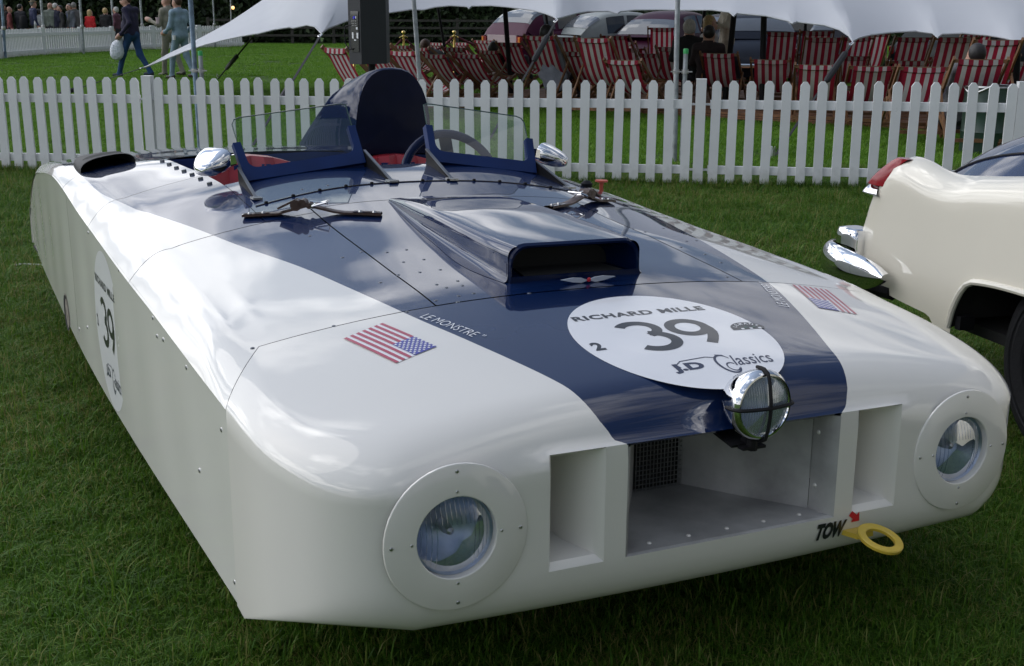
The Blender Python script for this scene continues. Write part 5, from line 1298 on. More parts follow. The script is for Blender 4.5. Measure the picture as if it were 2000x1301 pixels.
def person(label, loc, face, H=1.75, top=(.05, .05, .06), legs=(.03, .03, .04), hair='hair_brown', group=None, res=.028, pose=None, style='short', female=False, shoe=None, long_sleeve=True, trim=None, head_turn=0, hat=None, glasses=False, belly=0, eyes=False, bald=False, hem=0):
    """face: heading of the body in degrees, 0 = away from the camera (+y), 90 = towards +x"""
    k = H / 1.78; J = dict(pel=V3(0,0,.95), chest=V3(0,0,1.28), neck=V3(0,.01,1.50), head=V3(0,.035,1.655),
        shl=V3(-.19,0,1.43), shr=V3(.19,0,1.43), ell=V3(-.24,-.02,1.14), elr=V3(.24,-.02,1.14), wrl=V3(-.25,.06,.89), wrr=V3(.25,.06,.89),
        hpl=V3(-.095,0,.93), hpr=V3(.095,0,.93), knl=V3(-.1,.02,.50), knr=V3(.1,.02,.50), anl=V3(-.1,-.02,.085), anr=V3(.1,-.02,.085))
    for a, b in (pose or {}).items(): J[a] = V3(*b)
    for a in J: J[a] = J[a] * k
    sw = .9 if female else 1.0
    c = lambda a, b, ra, rb, l: ('c', a if isinstance(a, np.ndarray) else J[a], b if isinstance(b, np.ndarray) else J[b], ra * k, rb * k, l)
    pr_ = []
    up = J['neck'] - J['pel']; up = up / np.linalg.norm(up)
    rt = J['shr'] - J['shl']; rt = rt / np.linalg.norm(rt); fw = np.cross(up, rt); fw = fw / np.linalg.norm(fw)
    for s in (-1, 1):                                    # broad flat torso
        pr_.append(c(J['chest'] + rt * s * .085 * sw * k, J['neck'] - up * .09 * k + rt * s * .09 * sw * k, .105, .085, TOP))
        pr_.append(c(J['pel'] + rt * s * .075 * k, J['chest'] + rt * s * .075 * k, .112, .112, TOP))
        if hem: pr_.append(c(J['pel'] - V3(0, 0, hem) + rt * s * .09 * k, J['pel'] + rt * s * .08 * k, .125, .118, TOP))
    if belly: pr_.append(('e', J['pel'] + V3(0, .06, .14) * k, V3(.16, .15 + belly, .19) * k, TOP))
    pr_.append(c('shl', 'shr', .068, .068, TOP)); pr_.append(c(J['pel'] - up * .03 * k - rt * .05 * k, J['pel'] - up * .03 * k + rt * .05 * k, .115, .115, LEGS))
    pr_.append(c(J['neck'] - up * .06 * k, J['head'] - up * .05 * k, .058, .055, SKIN)); pr_.append(c('neck', J['neck'] - up * .05 * k, .062, .085, TOP))
    for s in 'lr':
        sg = -1 if s == 'l' else 1
        pr_.append(c('sh' + s, 'el' + s, .062 if not female else .052, .046, TOP)); pr_.append(c('el' + s, 'wr' + s, .046, .034, TOP if long_sleeve else SKIN))
        d = J['wr' + s] - J['el' + s]; d /= np.linalg.norm(d); a0 = np.cross(d, V3(0, 0, 1)); a0 = a0 / (np.linalg.norm(a0) + 1e-6) if np.linalg.norm(a0) > .1 else V3(0, 1, 0)
        pl = J['wr' + s] + d * .05 * k; pr_.append(c('wr' + s, pl, .030, .036, SKIN)); pr_.append(c(pl - a0 * .02 * k, pl + a0 * .02 * k, .026, .026, SKIN))
        for f, (off, ln) in enumerate(((-.033, .065), (-.011, .08), (.011, .076), (.032, .058))):
            b0 = pl + d * .03 * k + a0 * off * k; b1 = b0 + d * ln * .6 * k; pr_.append(c(b0, b1, .0105, .01, SKIN)); pr_.append(c(b1, b1 + (d * .7 + np.cross(a0, d) * .5) * ln * .4 * k, .010, .0085, SKIN))
        pr_.append(c(pl - d * .01 * k + a0 * .034 * k, pl + d * .04 * k + a0 * .062 * k, .012, .010, SKIN))
        pr_.append(c('hp' + s, 'kn' + s, .098, .066, LEGS)); pr_.append(c('kn' + s, 'an' + s, .066, .052, LEGS))
        fd = (J['an' + s] - J['kn' + s]); tdir = V3(0, 1, -.12) if abs(fd[2]) > .1 else V3(0, 1, 0); tdir = tdir / np.linalg.norm(tdir)
        pr_.append(c(J['an' + s] + V3(0, -.03, -.045) * k, J['an' + s] + V3(0, .15, -.052) * k, .043, .036, SHOE))
    h = J['head']; ht = rad(head_turn); R = np.array([[math.cos(ht), math.sin(ht), 0], [-math.sin(ht), math.cos(ht), 0], [0, 0, 1]])
    hd_ = lambda *a: h + (R @ V3(*a)) * k
    pr_ += [('e', hd_(0, -.006, .03), V3(.077, .094, .092) * k, SKIN), ('e', hd_(0, .022, -.045), V3(.058, .066, .078) * k, SKIN), c(hd_(0, .088, .0), hd_(0, .108, -.028), .011, .016, SKIN)]
    for s in (-1, 1): pr_.append(('e', hd_(s * .077, -.008, -.01), V3(.012, .02, .032) * k, SKIN))
    pr_.append(c(hd_(-.02, .084, -.066), hd_(.02, .084, -.066), .010, .010, SKIN))
    if trim: pr_.append(c(J['chest'] + fw * .085 * k - up * .1 * k, J['chest'] + fw * .085 * k + up * .12 * k, .045, .04, TRIM))
    V, F, Lb = surface(pr_, res)
    root = thing('person', label, 'person', loc, -rad(face), group)
    me = bpy.data.meshes.new('body'); me.from_pydata(V.tolist(), [], F.tolist())
    for m in (M['skin'], cloth(top), cloth(legs), cloth(shoe) if shoe else M['shoe'], cloth(trim) if trim else M['skin']): me.materials.append(m)
    fl_ = Lb[F]; me.polygons.foreach_set('material_index', np.array([np.bincount(r).argmax() for r in fl_], dtype=np.int32)); me.polygons.foreach_set('use_smooth', [True] * len(F)); me.update()
    mesh_obj('body', me, root)
    if not bald:
        hp = [('e', hd_(0, -.018, .048), V3(.087, .098, .09) * k, 0)]
        if style == 'long': hp += [('e', hd_(0, -.06, -.02), V3(.088, .062, .12) * k, 0), ('c', hd_(-.05, -.055, -.06), hd_(-.045, -.07, -.17), .04 * k, .03 * k, 0), ('c', hd_(.05, -.055, -.06), hd_(.045, -.07, -.17), .04 * k, .03 * k, 0)]
        elif style == 'bob': hp += [('e', hd_(0, -.045, .0), V3(.1, .085, .11) * k, 0)]
        else: hp += [('e', hd_(0, -.05, .0), V3(.079, .055, .075) * k, 0)]
        V, F, _l = surface(hp, min(res, .02)); lc = (V - h) @ R / k
        keep = ~((lc[:, 1] > .035) & (lc[:, 2] < .075)); keep &= ~((lc[:, 1] > .0) & (lc[:, 2] < .0) & (style != 'bob'))
        F = F[keep[F].all(1)]
        me = bpy.data.meshes.new('hair'); me.from_pydata(V.tolist(), [], F.tolist()); me.materials.append(M[hair]); me.polygons.foreach_set('use_smooth', [True] * len(F)); me.update(); mesh_obj('hair', me, root)
    A4 = np.eye(4); A4[:3, :3] = R; A4[:3, 3] = hd_(0, -.005, .085)
    if hat == 'boater':
        MB().lathe([(0, .085 * k), (.085 * k, .085 * k), (.088 * k, .0), (.15 * k, -.004), (.15 * k, .004), (.09 * k, .006)], 20, A4).build('hat', M['straw'], root); MB().lathe([(.0895 * k, .012), (.0895 * k, .045)], 20, A4).build('hat_band', M['navy_satin'], root)
    if hat == 'cap':
        MB().lathe([(0, .04 * k), (.06 * k, .034 * k), (.098 * k, .0), (.1 * k, -.03), (.09 * k, -.035)], 18, A4).build('cap', cloth((.09, .09, .10)), root); MB().box(hd_(0, .11, .055), (.12, .09, .014), R).build('cap_peak', cloth((.09, .09, .10)), root)
    if glasses:
        mb = MB()
        for s in (-1, 1): mb.box(hd_(s * .032, .095, .012), (.05, .02, .034), R); mb.bar(hd_(s * .062, .09, .014), hd_(s * .08, -.01, .014), .006, .008)
        mb.build('glasses', M['black_gloss'], root, smooth=False)
    elif eyes:
        for s in (-1, 1): MB().lathe([(0, .012), (.009, .006), (.011, 0), (.009, -.006), (0, -.012)], 8, basis(R[:, 0], R[:, 1], (0, 0, 1), hd_(s * .031, .083, .012))).build('eye', M['black_gloss'], root)
    return root
M['straw'] = mat('straw', (.45, .33, .13), .8, bump=.4, bscale=90)
M['bag'] = mat('plastic_bag', (.62, .66, .72), .4, var=.15, scale=14, bump=.5, bscale=18)
M['cup'] = mat('paper_cup', (.72, .55, .58), .5)
def gp(x, y): return tuple(at_z(x, y))
CR_ = 'crowd beyond the far fence'
# the three men walking on the lawn
b = gp(264, 151)
man = person('man in navy sweater and blue jeans striding left with a white carrier bag', b, -72, 1.86, (.012, .010, .035), (.012, .05, .14), 'hair_brown', 'men walking on the lawn', .0135,
   dict(hpl=(-.09,0,.93), hpr=(.09,.0,.93), knl=(-.09,.20,.50), knr=(.09,-.10,.50), anl=(-.09,.33,.095), anr=(.10,-.34,.12), ell=(-.30,-.16,1.16), wrl=(-.26,.10,.93), elr=(.27,.06,1.13), wrr=(.24,.30,.98), neck=(0,.05,1.49), head=(0,.10,1.64), chest=(0,.02,1.28)), shoe=(.02, .03, .05), head_turn=-22, glasses=True, belly=.03)
hand = at_y(236, 74, b[1] - .1)
bagc = thing('carrier_bag', 'crumpled white plastic carrier bag hanging from the striding man', 'bag', (hand[0], hand[1], hand[2]))
prb = [('e', V3(-.10, 0, -.26), V3(.15, .09, .20), 0), ('e', V3(-.13, 0, -.36), V3(.13, .08, .12), 0), ('c', V3(-.02, 0, -.08), V3(0, 0, 0), .05, .02, 0), ('c', V3(-.07, .02, -.16), V3(-.01, 0, -.03), .08, .03, 0)]
V, F, _l = surface(prb, .016); V += rng.normal(0, .004, V.shape)
me = bpy.data.meshes.new('bag_body'); me.from_pydata(V.tolist(), [], F.tolist()); me.materials.append(M['bag']); me.polygons.foreach_set('use_smooth', [True] * len(F)); me.update(); mesh_obj('bag_body', me, bagc)
b = gp(337, 149)
person('man in pale khaki overalls holding up a pink paper cup', b, -62, 1.84, (.25, .235, .185), (.24, .225, .175), 'hair_grey', 'men walking on the lawn', .0135,
   dict(knl=(-.1,.10,.50), knr=(.1,-.06,.50), anl=(-.1,.14,.085), anr=(.1,-.22,.11), ell=(-.27,.06,1.13), wrl=(-.20,.36,1.22), elr=(.27,-.02,1.13), wrr=(.22,.16,.93)), head_turn=-10, eyes=True, bald=True)
q = at_y(308, 40, b[1] - .25); tag(MB().lathe([(0, -.07), (.035, -.07), (.047, .07), (.044, .07), (.034, -.06)], 16, basis((1,0,0), (0,1,0), (0,0,1), q)).build('paper_cup', M['cup']), 'pink paper cup held up by the man in khaki', 'cup', None)
b = gp(357, 154)
person('man in pale blue denim with a grey flat cap, right beside the blue pole', b, -60, 1.80, (.22, .31, .38), (.20, .28, .34), 'hair_brown', 'men walking on the lawn', .0135,
   dict(knl=(-.1,.16,.50), knr=(.1,-.06,.50), anl=(-.1,.22,.085), anr=(.1,-.26,.12), ell=(-.27,.04,1.12), wrl=(-.16,.28,1.02), elr=(.30,-.10,1.14), wrr=(.20,.06,.96)), hat='cap', eyes=True)
q = at_y(340, 73.5, b[1] - .22); tag(MB().lathe([(0, -.05), (.03, -.05), (.038, .05), (.035, .05), (.028, -.04)], 14, basis((1,0,0), (0,1,0), (0,0,1), q)).build('paper_cup', M['print_white']), 'small white cup held by the man in denim', 'cup', None)
# crowd beyond the fence; (x of head, y of head centre, depth, ...)
def crowd(x, y, Yd, label, face, top, **k):
    p = at_y(x, y, Yd); H = float(np.clip(p[2] + .13, 1.55, 1.9)); k.setdefault('legs', (.03, .03, .04))
    Yd2 = Yd
    return person(label, (p[0], p[1], p[2] + .125 - H if abs(p[2] + .125 - H) > .02 else 0.0), face, H, top, group=CR_, res=.03, **k)
rowY = 47
def crowdz(x, y, label, face, top, H=1.72, **k):
    # depth at which a person of this height shows the head at this height of the picture
    Hh = (H * .93); Yd = (EYE - Hh) / 1e-6 if False else rowY
    p = at_y(x, y, rowY); H2 = max(1.5, min(1.92, (p[2]) / .93)); k.setdefault('legs', (.03, .03, .04))
    return person(label, (p[0], p[1], 0), face, H2, top, group=CR_, res=.03, **k)
crowdz(4, 14, 'person in dark top with long brown hair at the extreme left', 20, (.02, .016, .016), style='long', female=True)
crowdz(16, 19, 'pale balding head behind the long haired person at the left', 60, (.2, .05, .05), bald=True)
crowdz(38, 15, 'man in black coat with a dark rucksack, back turned', 20, (.010, .010, .016), hair='hair_black')
crowdz(63, 8, 'man in navy striped blazer and straw boater', 50, (.022, .028, .075), hair='hair_grey', hat='boater')
crowdz(75, 24, 'dark haired woman in a white blouse beside the striped blazer', -60, (.55, .55, .56), hair='hair_black', style='bob', female=True)
crowdz(97, 12, 'bald man in grey green jacket seen from behind', 5, (.15, .17, .145), bald=True)
crowdz(107, 13, 'silver haired man in navy suit with white collar', 30, (.012, .014, .035), hair='hair_white')
crowdz(118, 17, 'dark haired man in dark suit half hidden beside the navy suit', -120, (.03, .03, .03), hair='hair_black')
crowdz(136, 14, 'man in sunglasses, grey suit and bright blue shirt', -140, (.09, .10, .12), hair='hair_grey', glasses=True, trim=(.02, .12, .45))
crowdz(144, 12, 'grey suited man standing behind the one in sunglasses', -30, (.10, .10, .10), hair='hair_grey')
crowdz(175, 28, 'woman in bright red top with blonde ponytail', 20, (.50, .012, .016), hair='hair_blond', style='long', female=True)
crowdz(205, 22, 'blonde woman in a black top seen from behind', 8, (.010, .010, .012), hair='hair_blond', style='bob', female=True)
crowdz(227, 20, 'white haired woman in a dark plaid wrap', -80, (.10, .035, .055), hair='hair_white', style='bob', female=True)
rk = at_y(46, 42, rowY - .25); tag(MB().lathe([(0, -.24), (.13, -.22), (.16, -.1), (.15, .12), (.1, .2), (0, .22)], 16, basis((1,0,0), (0,.55,0), (0,0,1), rk)).build('rucksack', M['black']), 'dark rucksack on the back of the man in the black coat', 'rucksack')
# people under the tent
SIT = dict(pel=(0,-.05,.40), chest=(0,-.22,.70), neck=(0,-.33,.93), head=(0,-.32,1.08), shl=(-.19,-.28,.86), shr=(.19,-.28,.86), ell=(-.27,-.1,.62), elr=(.27,-.1,.62), wrl=(-.18,.14,.56), wrr=(.18,.14,.56), hpl=(-.1,-.03,.40), hpr=(.1,-.03,.40), knl=(-.12,.40,.52), knr=(.12,.40,.52), anl=(-.12,.52,.1), anr=(.12,.52,.1))
UP_ = dict(SIT, chest=(0,-.06,.72), neck=(0,-.06,.96), head=(0,-.04,1.12), shl=(-.2,-.06,.89), shr=(.2,-.06,.89))
def sitter(x, y, Yd, label, face, top, pose=SIT, **k):
    p = at_y(x, y, Yd); hz = pose['head']; f = rad(face); s = 1.72 / 1.78
    base = (p[0] - math.sin(f) * hz[1] * s, p[1] - math.cos(f) * hz[1] * s, max(.1, p[2] - hz[2] * s))
    return person(label, base, face, 1.72, top, pose=pose, group='people sitting under the tent', res=.026, **k)
sitter(1347, 54, 20, 'white haired person in black sitting under the tent', 15, (.010, .010, .012), UP_, hair='hair_white', style='bob')
sitter(1388, 46, 20.5, 'blonde woman in sunglasses turned to the right under the tent', 75, (.5, .48, .46), UP_, hair='hair_blond', style='long', female=True, glasses=True)
sitter(1385, 66, 19.3, 'dark haired person with a dark coat over the chair, before the blonde woman', 12, (.02, .012, .014), SIT, hair='hair_black')
def in_chair(k, label, top, **kw):
    ch = CH[k][0]; zb = max(v.co.z for v in ch.children[0].data.vertices); q = zb - .02
    yb = -.36 - (1.0 - zb) * .55
    ps = dict(pel=(0,.12,.30), chest=(0,-.04,.30 + (q - .30) * .55), neck=(0,yb + .20,q - .02), head=(0,yb + .20,q + .05), shl=(-.18,yb + .22,q - .10), shr=(.18,yb + .22,q - .10), ell=(-.2,.05,.42), elr=(.2,.05,.42), wrl=(-.12,.3,.45), wrr=(.12,.3,.45), hpl=(-.1,.14,.30), hpr=(.1,.14,.30), knl=(-.12,.52,.5), knr=(.12,.52,.5), anl=(-.12,.75,.1), anr=(.12,.75,.1))
    return person(label, tuple(ch.location), -math.degrees(ch.rotation_euler[2]), 1.78, top, pose=ps, group='people sitting under the tent', res=.026, **kw)
in_chair(11, 'dark hatted person sunk in a deckchair, left of the plum estate car', (.02, .018, .02), hair='hair_black', style='bob')
in_chair(13, 'dark haired person in the tall deckchair before the grey saloon', (.25, .26, .32), hair='hair_black', style='bob')
in_chair(len(CH) - 1, 'dark haired person sitting behind the pale streaked pole', (.03, .03, .03), hair='hair_brown', style='bob')
in_chair(43, 'grey haired person sunk in the deckchair above the drum', (.1, .1, .11), hair='hair_black')
p = at_y(1422, 22, 23); person('person in cream jacket standing under the tent with one arm raised', (p[0], p[1], .1), -100, 1.7, (.50, .46, .37), (.40, .37, .30), res=.024, pose=dict(ell=(-.28,.12,1.2), wrl=(-.12,.36,1.28), elr=(.3,.1,1.2), wrr=(.1,.36,1.16)))
# ------------------------------------------------------------------ old cars parked beyond the tent
def offset_faces(P, cells, off):
    P = np.asarray(P); a, b = P.shape[:2]
    du = np.gradient(P, axis=0); dv = np.gradient(P, axis=1); nrm = np.cross(du, dv); nrm /= np.linalg.norm(nrm, axis=-1)[..., None] + 1e-9
    cen = P.mean((0, 1)); flip = np.sign(((P - cen) * nrm).sum(-1)); nrm *= flip[..., None]
    Q = P + nrm * off; mb = MB()
    for (i, j) in cells: mb.add([Q[i, j], Q[i+1, j], Q[i+1, j+1], Q[i, j+1]], [(0, 1, 2, 3)])
    return mb
def old_car(label, loc, head, col, hw=.78, body=None, cab=None, belt=.98, roofw=.58, glassm='car_glass', wins=None, lights=True, L=4.1, name='old_car', trim=None, group=None):
    t = thing(name, label, 'car', loc, -rad(head), group); paint = mat('car_paint', col, .5, coat=.12, var=.06, coat_rough=.1, spec=.15)
    body = body or [(0, .50, .70), (.06, .62, .86), (.25, .82, .94), (.6, .93, .98), (1.2, 1.0, 1.0), (2.6, 1.0, 1.0), (3.2, .95, 1.0), (3.8, .88, .96), (4.0, .74, .88), (4.1, .55, .75)]
    ys = np.linspace(0, L, 34); z = ip(ys, [b[0] for b in body], [b[1] for b in body]); wv = hw * ip(ys, [b[0] for b in body], [b[2] for b in body])
    P = []
    for y, zz_, w_ in zip(ys, z, wv):
        half = [(w_ * .94, .24), (w_, .40), (w_ * 1.01, min(.62, zz_ - .12)), (w_ * .985, zz_ - .09), (w_ * .93, zz_ - .025), (w_ * .8, zz_ + .0), (w_ * .45, zz_ + .025), (0, zz_ + .03)]
        P.append([[-u, y, q] for u, q in half] + [[u, y, q] for u, q in half[::-1][1:]])
    P = np.array(P); mb = MB().grid(P); n = P.shape[1]
    mb.add(P[0], [tuple(range(n))]); mb.add(P[-1], [tuple(range(n))]); mb.build('body', paint, t, angle=45)
    cab = cab or [(.75, .0), (.95, .18), (1.2, .34), (1.45, .44), (1.8, .49), (2.4, .5), (2.65, .46), (2.85, .33), (3.1, .0)]
    yc = np.linspace(cab[0][0], cab[-1][0], 30); hz = ip(yc, [c[0] for c in cab], [c[1] for c in cab]); top = max(c[1] for c in cab); wb = hw * .97; G_ = []
    for y, h in zip(yc, hz):
        h = max(h, .0); f = h / top; wr = wb + (roofw - wb) * f; zb0 = float(ip(y, [b[0] for b in body], [b[1] for b in body])) - .03; zt_ = belt + h
        half = [(wb, zb0), (wb + (wr - wb) * .08, zb0 + (zt_ - zb0) * .12), (wb + (wr - wb) * .45, zb0 + (zt_ - zb0) * .5), (wb + (wr - wb) * .82, zb0 + (zt_ - zb0) * .84), (wr * .93, zb0 + (zt_ - zb0) * .95), (wr * .75, zt_ - .004), (wr * .4, zt_ + .01 * f), (0, zt_ + .015 * f)]
        G_.append([[-u, y, q] for u, q in half] + [[u, y, q] for u, q in half[::-1][1:]])
    G_ = np.array(G_); MB().grid(G_).build('roof', paint, t, angle=50); nj = G_.shape[1]
    wins = wins or [('side_window', .36, .60), ('side_window', .63, .82)]
    for nm, f0, f1 in wins:
        i0, i1 = int(f0 * 29), int(f1 * 29)
        for js in ((1, 2), (nj - 4, nj - 3)): offset_faces(G_, [(i, j) for i in range(i0, i1) for j in js], .006).build(nm, M[glassm], t)
    for nm, f0, f1 in (('rear_window', .10, .27), ('windscreen', .80, .96)):
        offset_faces(G_, [(i, j) for i in range(int(f0 * 29), int(f1 * 29)) for j in (range(4, nj - 5) if nm == 'windscreen' else range(3, nj - 4))], .007).build(nm, M['car_glass_pale' if nm == 'rear_window' else glassm], t)
    for y in (.75, L - .85):
        for s in (-1, 1): MB().lathe([(.1, -.07), (.26, -.08), (.3, -.06), (.3, .06), (.26, .08), (.1, .07)], 18, basis((0,1,0), (0,0,1), (1,0,0), (s * (hw - .08), y, .3))).build('wheel', M['rubber'], t)
    for y, s0 in ((-.06, 1), (L + .05, -1)): MB().tube([(-hw * .95, y + s0 * .1, .46), (-hw * .6, y, .46), (hw * .6, y, .46), (hw * .95, y + s0 * .1, .46)], .045, 8).build('bumper', M['chrome'], t)
    if lights:
        for s in (-1, 1): MB().lathe([(0, .1), (.05, .08), (.06, 0), (.05, -.08), (0, -.1)], 10, basis((1,0,0), (0,1,0), (0,0,1), (s * hw * .82, .03, .72))).build('tail_light', M['tail_red'], t)
    return t
def cloc(x, Y): p = at_y(x, 60, Y); return (p[0], p[1], 0)
cg = 'old cars parked beyond the tent'
a_ = old_car('plum estate car with pale tailgate and amber and red tail lights behind the deckchairs', cloc(982, 29), 52, (.055, .004, .026), .80, group=cg, roofw=.62, belt=.98,
    body=[(0, .62, .9), (.05, .9, .95), (.3, .98, 1), (2.6, .98, 1), (3.2, .93, 1), (4, .85, .95), (4.1, .6, .85)], cab=[(.02, .0), (.2, .24), (.42, .46), (.6, .53), (1.2, .56), (2.3, .54), (2.6, .46), (3.0, .0)], wins=[('quarter_window', .22, .32), ('side_window', .36, .58), ('side_window', .61, .80)], lights=False)
for s in (-1, 1):
    lp = MB().box((s * .66, -.03, .80), (.16, .06, .30)).build('tail_light', M['tail_red'], a_); MB().box((s * .69, -.064, .86), (.07, .02, .15)).build('indicator', M['amber'], lp)
MB().box((0, -.02, .80), (1.1, .03, .36)).build('tailgate', mat('tailgate_sky_reflection', (.36, .27, .29), .35, coat=.4), a_)  # pale pink put into the colour imitates sky reflected in the plum tailgate
MB().box((0, -.045, .64), (.5, .015, .1)).build('number_plate', M['print_white'], a_)
old_car('grey saloon with wrapped rear window, seen from the side behind the deckchairs', cloc(1046, 28.5), 62, (.27, .29, .285), .76, group=cg, wins=[('side_window', .33, .55), ('side_window', .58, .78)], belt=1.0, body=[(0, .55, .8), (.04, .80, .9), (.2, .90, .96), (.8, .95, 1), (1.2, .98, 1), (2.6, 1.0, 1.0), (3.2, .95, 1.0), (3.8, .88, .96), (4.1, .6, .8)])
old_car('plum rounded beetle shaped saloon with wide rear window and arched side glass', cloc(1232, 27.5), 34, (.036, .004, .018), .77, group=cg, belt=.96, roofw=.54,
    body=[(0, .45, .60), (.1, .58, .74), (.35, .76, .88), (.7, .92, .96), (1.2, .98, 1), (2.6, .98, 1), (3.3, .9, .95), (3.9, .7, .8), (4.1, .5, .6)], cab=[(.45, -.12), (.7, .12), (1.0, .34), (1.3, .48), (1.7, .55), (2.1, .56), (2.5, .5), (2.75, .36), (3.0, .0)])
old_car('black saloon with chrome bumper, its tail towards the deckchairs, by the cream jacket', cloc(1488, 25), 6, (.008, .012, .024), .84, group=cg, belt=.98, roofw=.6, body=[(0, .5, .7), (.1, .64, .88), (.4, .84, .97), (.9, .95, 1), (1.3, .98, 1), (2.6, 1.0, 1.0), (3.2, .95, 1.0), (3.8, .88, .96), (4.1, .6, .8)])
old_car('dark saloon half hidden behind the green capped pole', cloc(1322, 30), 55, (.02, .018, .022), .77, group=cg)
old_car('dark car with a pale windscreen behind the white haired sitter', cloc(1400, 33), 78, (.015, .02, .03), .77, group=cg)
old_car('dark car under the tent hem left of the right tent tip', cloc(1640, 27), 20, (.012, .012, .016), .8, group=cg)
old_car('dark green black car under the second right tent arch', cloc(1800, 27), 40, (.012, .016, .016), .8, group=cg)
old_car('dark car under the last tent arch at the right', cloc(1925, 28), 70, (.014, .014, .02), .8, group=cg)

# ------------------------------------------------------------------ ivory saloon at the right, only its rear quarter in the picture
KA = rad(16); KD = np.array([math.sin(KA), -math.cos(KA), 0]); KE = np.array([math.cos(KA), math.sin(KA), 0]); K0 = at_y(1660, 445, 5.0) * np.array([1, 1, 0])
def kx(V): V = np.asarray(V, float); return V[:, 0:1] * KD + V[:, 1:2] * KE + V[:, 2:3] * np.array([0, 0, 1])   # (along to the front, inwards, up)
kad = thing('ivory_saloon', 'ivory saloon with red fin lamp, its rear quarter cut by the right edge', 'car', tuple(K0))
def kp(name, mb, m, parent=None, label=None, **k):
    o = mb.build(name, m, parent or kad, xf=kx, **k)
    if label: o['label'] = label
    return o
def ztop(w_): return ip(w_, [0,.03,.06,.087,.104,.15,.2,.235,.262,.30,.36,.461,.558,.75,1.03,1.6,2.6,4.2,5.0,5.3], [.64,.69,.735,.797,.833,.88,.92,.945,.957,.964,.959,.938,.929,.945,.978,1.0,1.0,.97,.9,.6])
def zbot(w_): return ip(w_, [0,.05,.2,.335,.55,.70,.712,.73,.783,.85,.92,1.05,1.2,1.36,1.45,1.5,1.53,1.56,2.2,3.2,3.75,3.8,3.9,4.1,4.3,4.4,4.45,5.3], [.52,.47,.43,.414,.40,.388,.44,.485,.562,.583,.591,.597,.597,.59,.56,.50,.42,.36,.33,.33,.33,.5,.58,.6,.58,.5,.33,.4])
ws = np.concatenate([np.linspace(0, .30, 22), np.linspace(.32, .69, 16), [.699, .706, .713, .722, .735, .755, .783, .82, .86, .9, .95], np.linspace(1.0, 1.35, 8), [1.39, 1.43, 1.47, 1.5, 1.53, 1.56], np.linspace(1.65, 3.7, 14), np.linspace(3.75, 5.3, 22)])
P = []
for w_ in ws:
    zb_, zt_ = float(zbot(w_)), float(ztop(w_)); zb_ = min(zb_, zt_ - .03); row = []
    ebase = .025 * max(0, 1 - w_ / .22) ** 2 + .25 * max(0, (w_ - 4.6) / .7) ** 2
    for k in range(15):
        t = k / 14; z = zb_ + (zt_ - zb_) * t; e_ = ebase + .03 * max(0, (.62 - z) / .3) ** 2 + .012 * math.sin(math.pi * min(1, max(0, (z - .5) / .45)))
        r = .11; s = max(0, (z - (zt_ - r)) / r); e_ += .085 * (1 - math.sqrt(max(0, 1 - s * s)))
        row.append([w_, e_, z])
    e0 = row[-1][1]; dz = min(.16, .5 * (zt_ - .5)) if w_ < 1.0 else .02
    for k in range(1, 8):
        a = k / 7 * math.pi / 2; row.append([w_, e0 + .10 * math.sin(a) * (1 if k < 7 else 1.25), zt_ - dz * (1 - math.cos(a)) ])
    P.append(row)
P = np.array(P); kp('body', MB().grid(P), M['caddy'], angle=48)
# arch lip and dark arch inside
aw = [w_ for w_ in ws if .699 <= w_ <= 1.56]
lipm = MB().tube([[w_ + .0, .004, float(zbot(w_)) + .002] for w_ in aw], .012, 8); kp('arch_lip', lipm, M['caddy'])
mb = MB().grid(np.array([[[w_, .012, float(zbot(w_)) - .004], [w_, .10, float(zbot(w_)) + .03], [w_, .5, float(zbot(w_)) + .03]] for w_ in aw])); mb.box((1.2, .52, .45), (1.2, .02, .5)); mb.box((2.7, 1.0, .36), (4.4, 1.7, .04)); kp('wheel_arch', mb, M['dark'], smooth=False)
kp('sill_bracket', MB().box((.735, .05, .41), (.03, .06, .05)), M['black'], smooth=False)
for w_ in (1.235, 4.1):
    for e_ in (.19, 1.80):
        A = basis((1, 0, 0), (0, 0, 1), (0, -1, 0), (w_, e_, .352))
        wl = kp('wheel', MB().lathe([(.20, .07), (.225, .095), (.27, .108), (.285, .104), (.31, .102), (.34, .085), (.352, .05), (.353, -.05), (.34, -.085), (.27, -.1), (.2, -.08)], 48, A), M['rubber'], angle=25)
        kp('rim', MB().lathe([(0, .035), (.08, .035), (.1, .05), (.13, .052), (.15, .03), (.185, .03), (.195, .075), (.205, .08), (.21, .07)], 36, A), M['rim_blue'] if 'rim_blue' in M else M['navy'], parent=wl)
        mb = MB()
        for r in (.288, .225): mb.lathe([(r - .004, .1055), (r, .1095), (r + .004, .1055)], 48, A)
        kp('tyre_ridge', mb, M['rubber'], parent=wl)
# navy boot lid and roof seen over the fender
def tz(w_): return ip(w_, [-.25,-.18,-.05,.1,.25,.4,.6,.9,1.2,1.6,2.2,3.0,3.6], [.72,.82,.93,1.01,1.065,1.10,1.13,1.16,1.30,1.48,1.53,1.5,1.2])
P = []
for w_ in np.concatenate([np.linspace(-.25, .2, 16), np.linspace(.25, 1.0, 14)]):
    row = []
    for e_ in np.linspace(.17, 1.83, 29):
        q = abs(e_ - 1.0) / .83; z = float(tz(w_)) - .235 * q ** 2.6; row.append([w_ + .22 * q ** 3 * (1 - min(1, max(0, w_) / .8)), e_, z])
    P.append(row)
P = np.array(P); lid = kp('boot_lid', MB().grid(P, skip=lambda i, j: j < 3 or j > 24), M['navy'], label='glossy dark navy boot lid'); kp('rear_deck', MB().grid(P, skip=lambda i, j: 3 <= j <= 24), M['navy'])
mb = MB()
for j in (3, 25): mb.tube(P[:, j] + [0, 0, .002], .0055, 6)
kp('boot_gap', mb, M['rubber'], parent=lid)
C_ = []
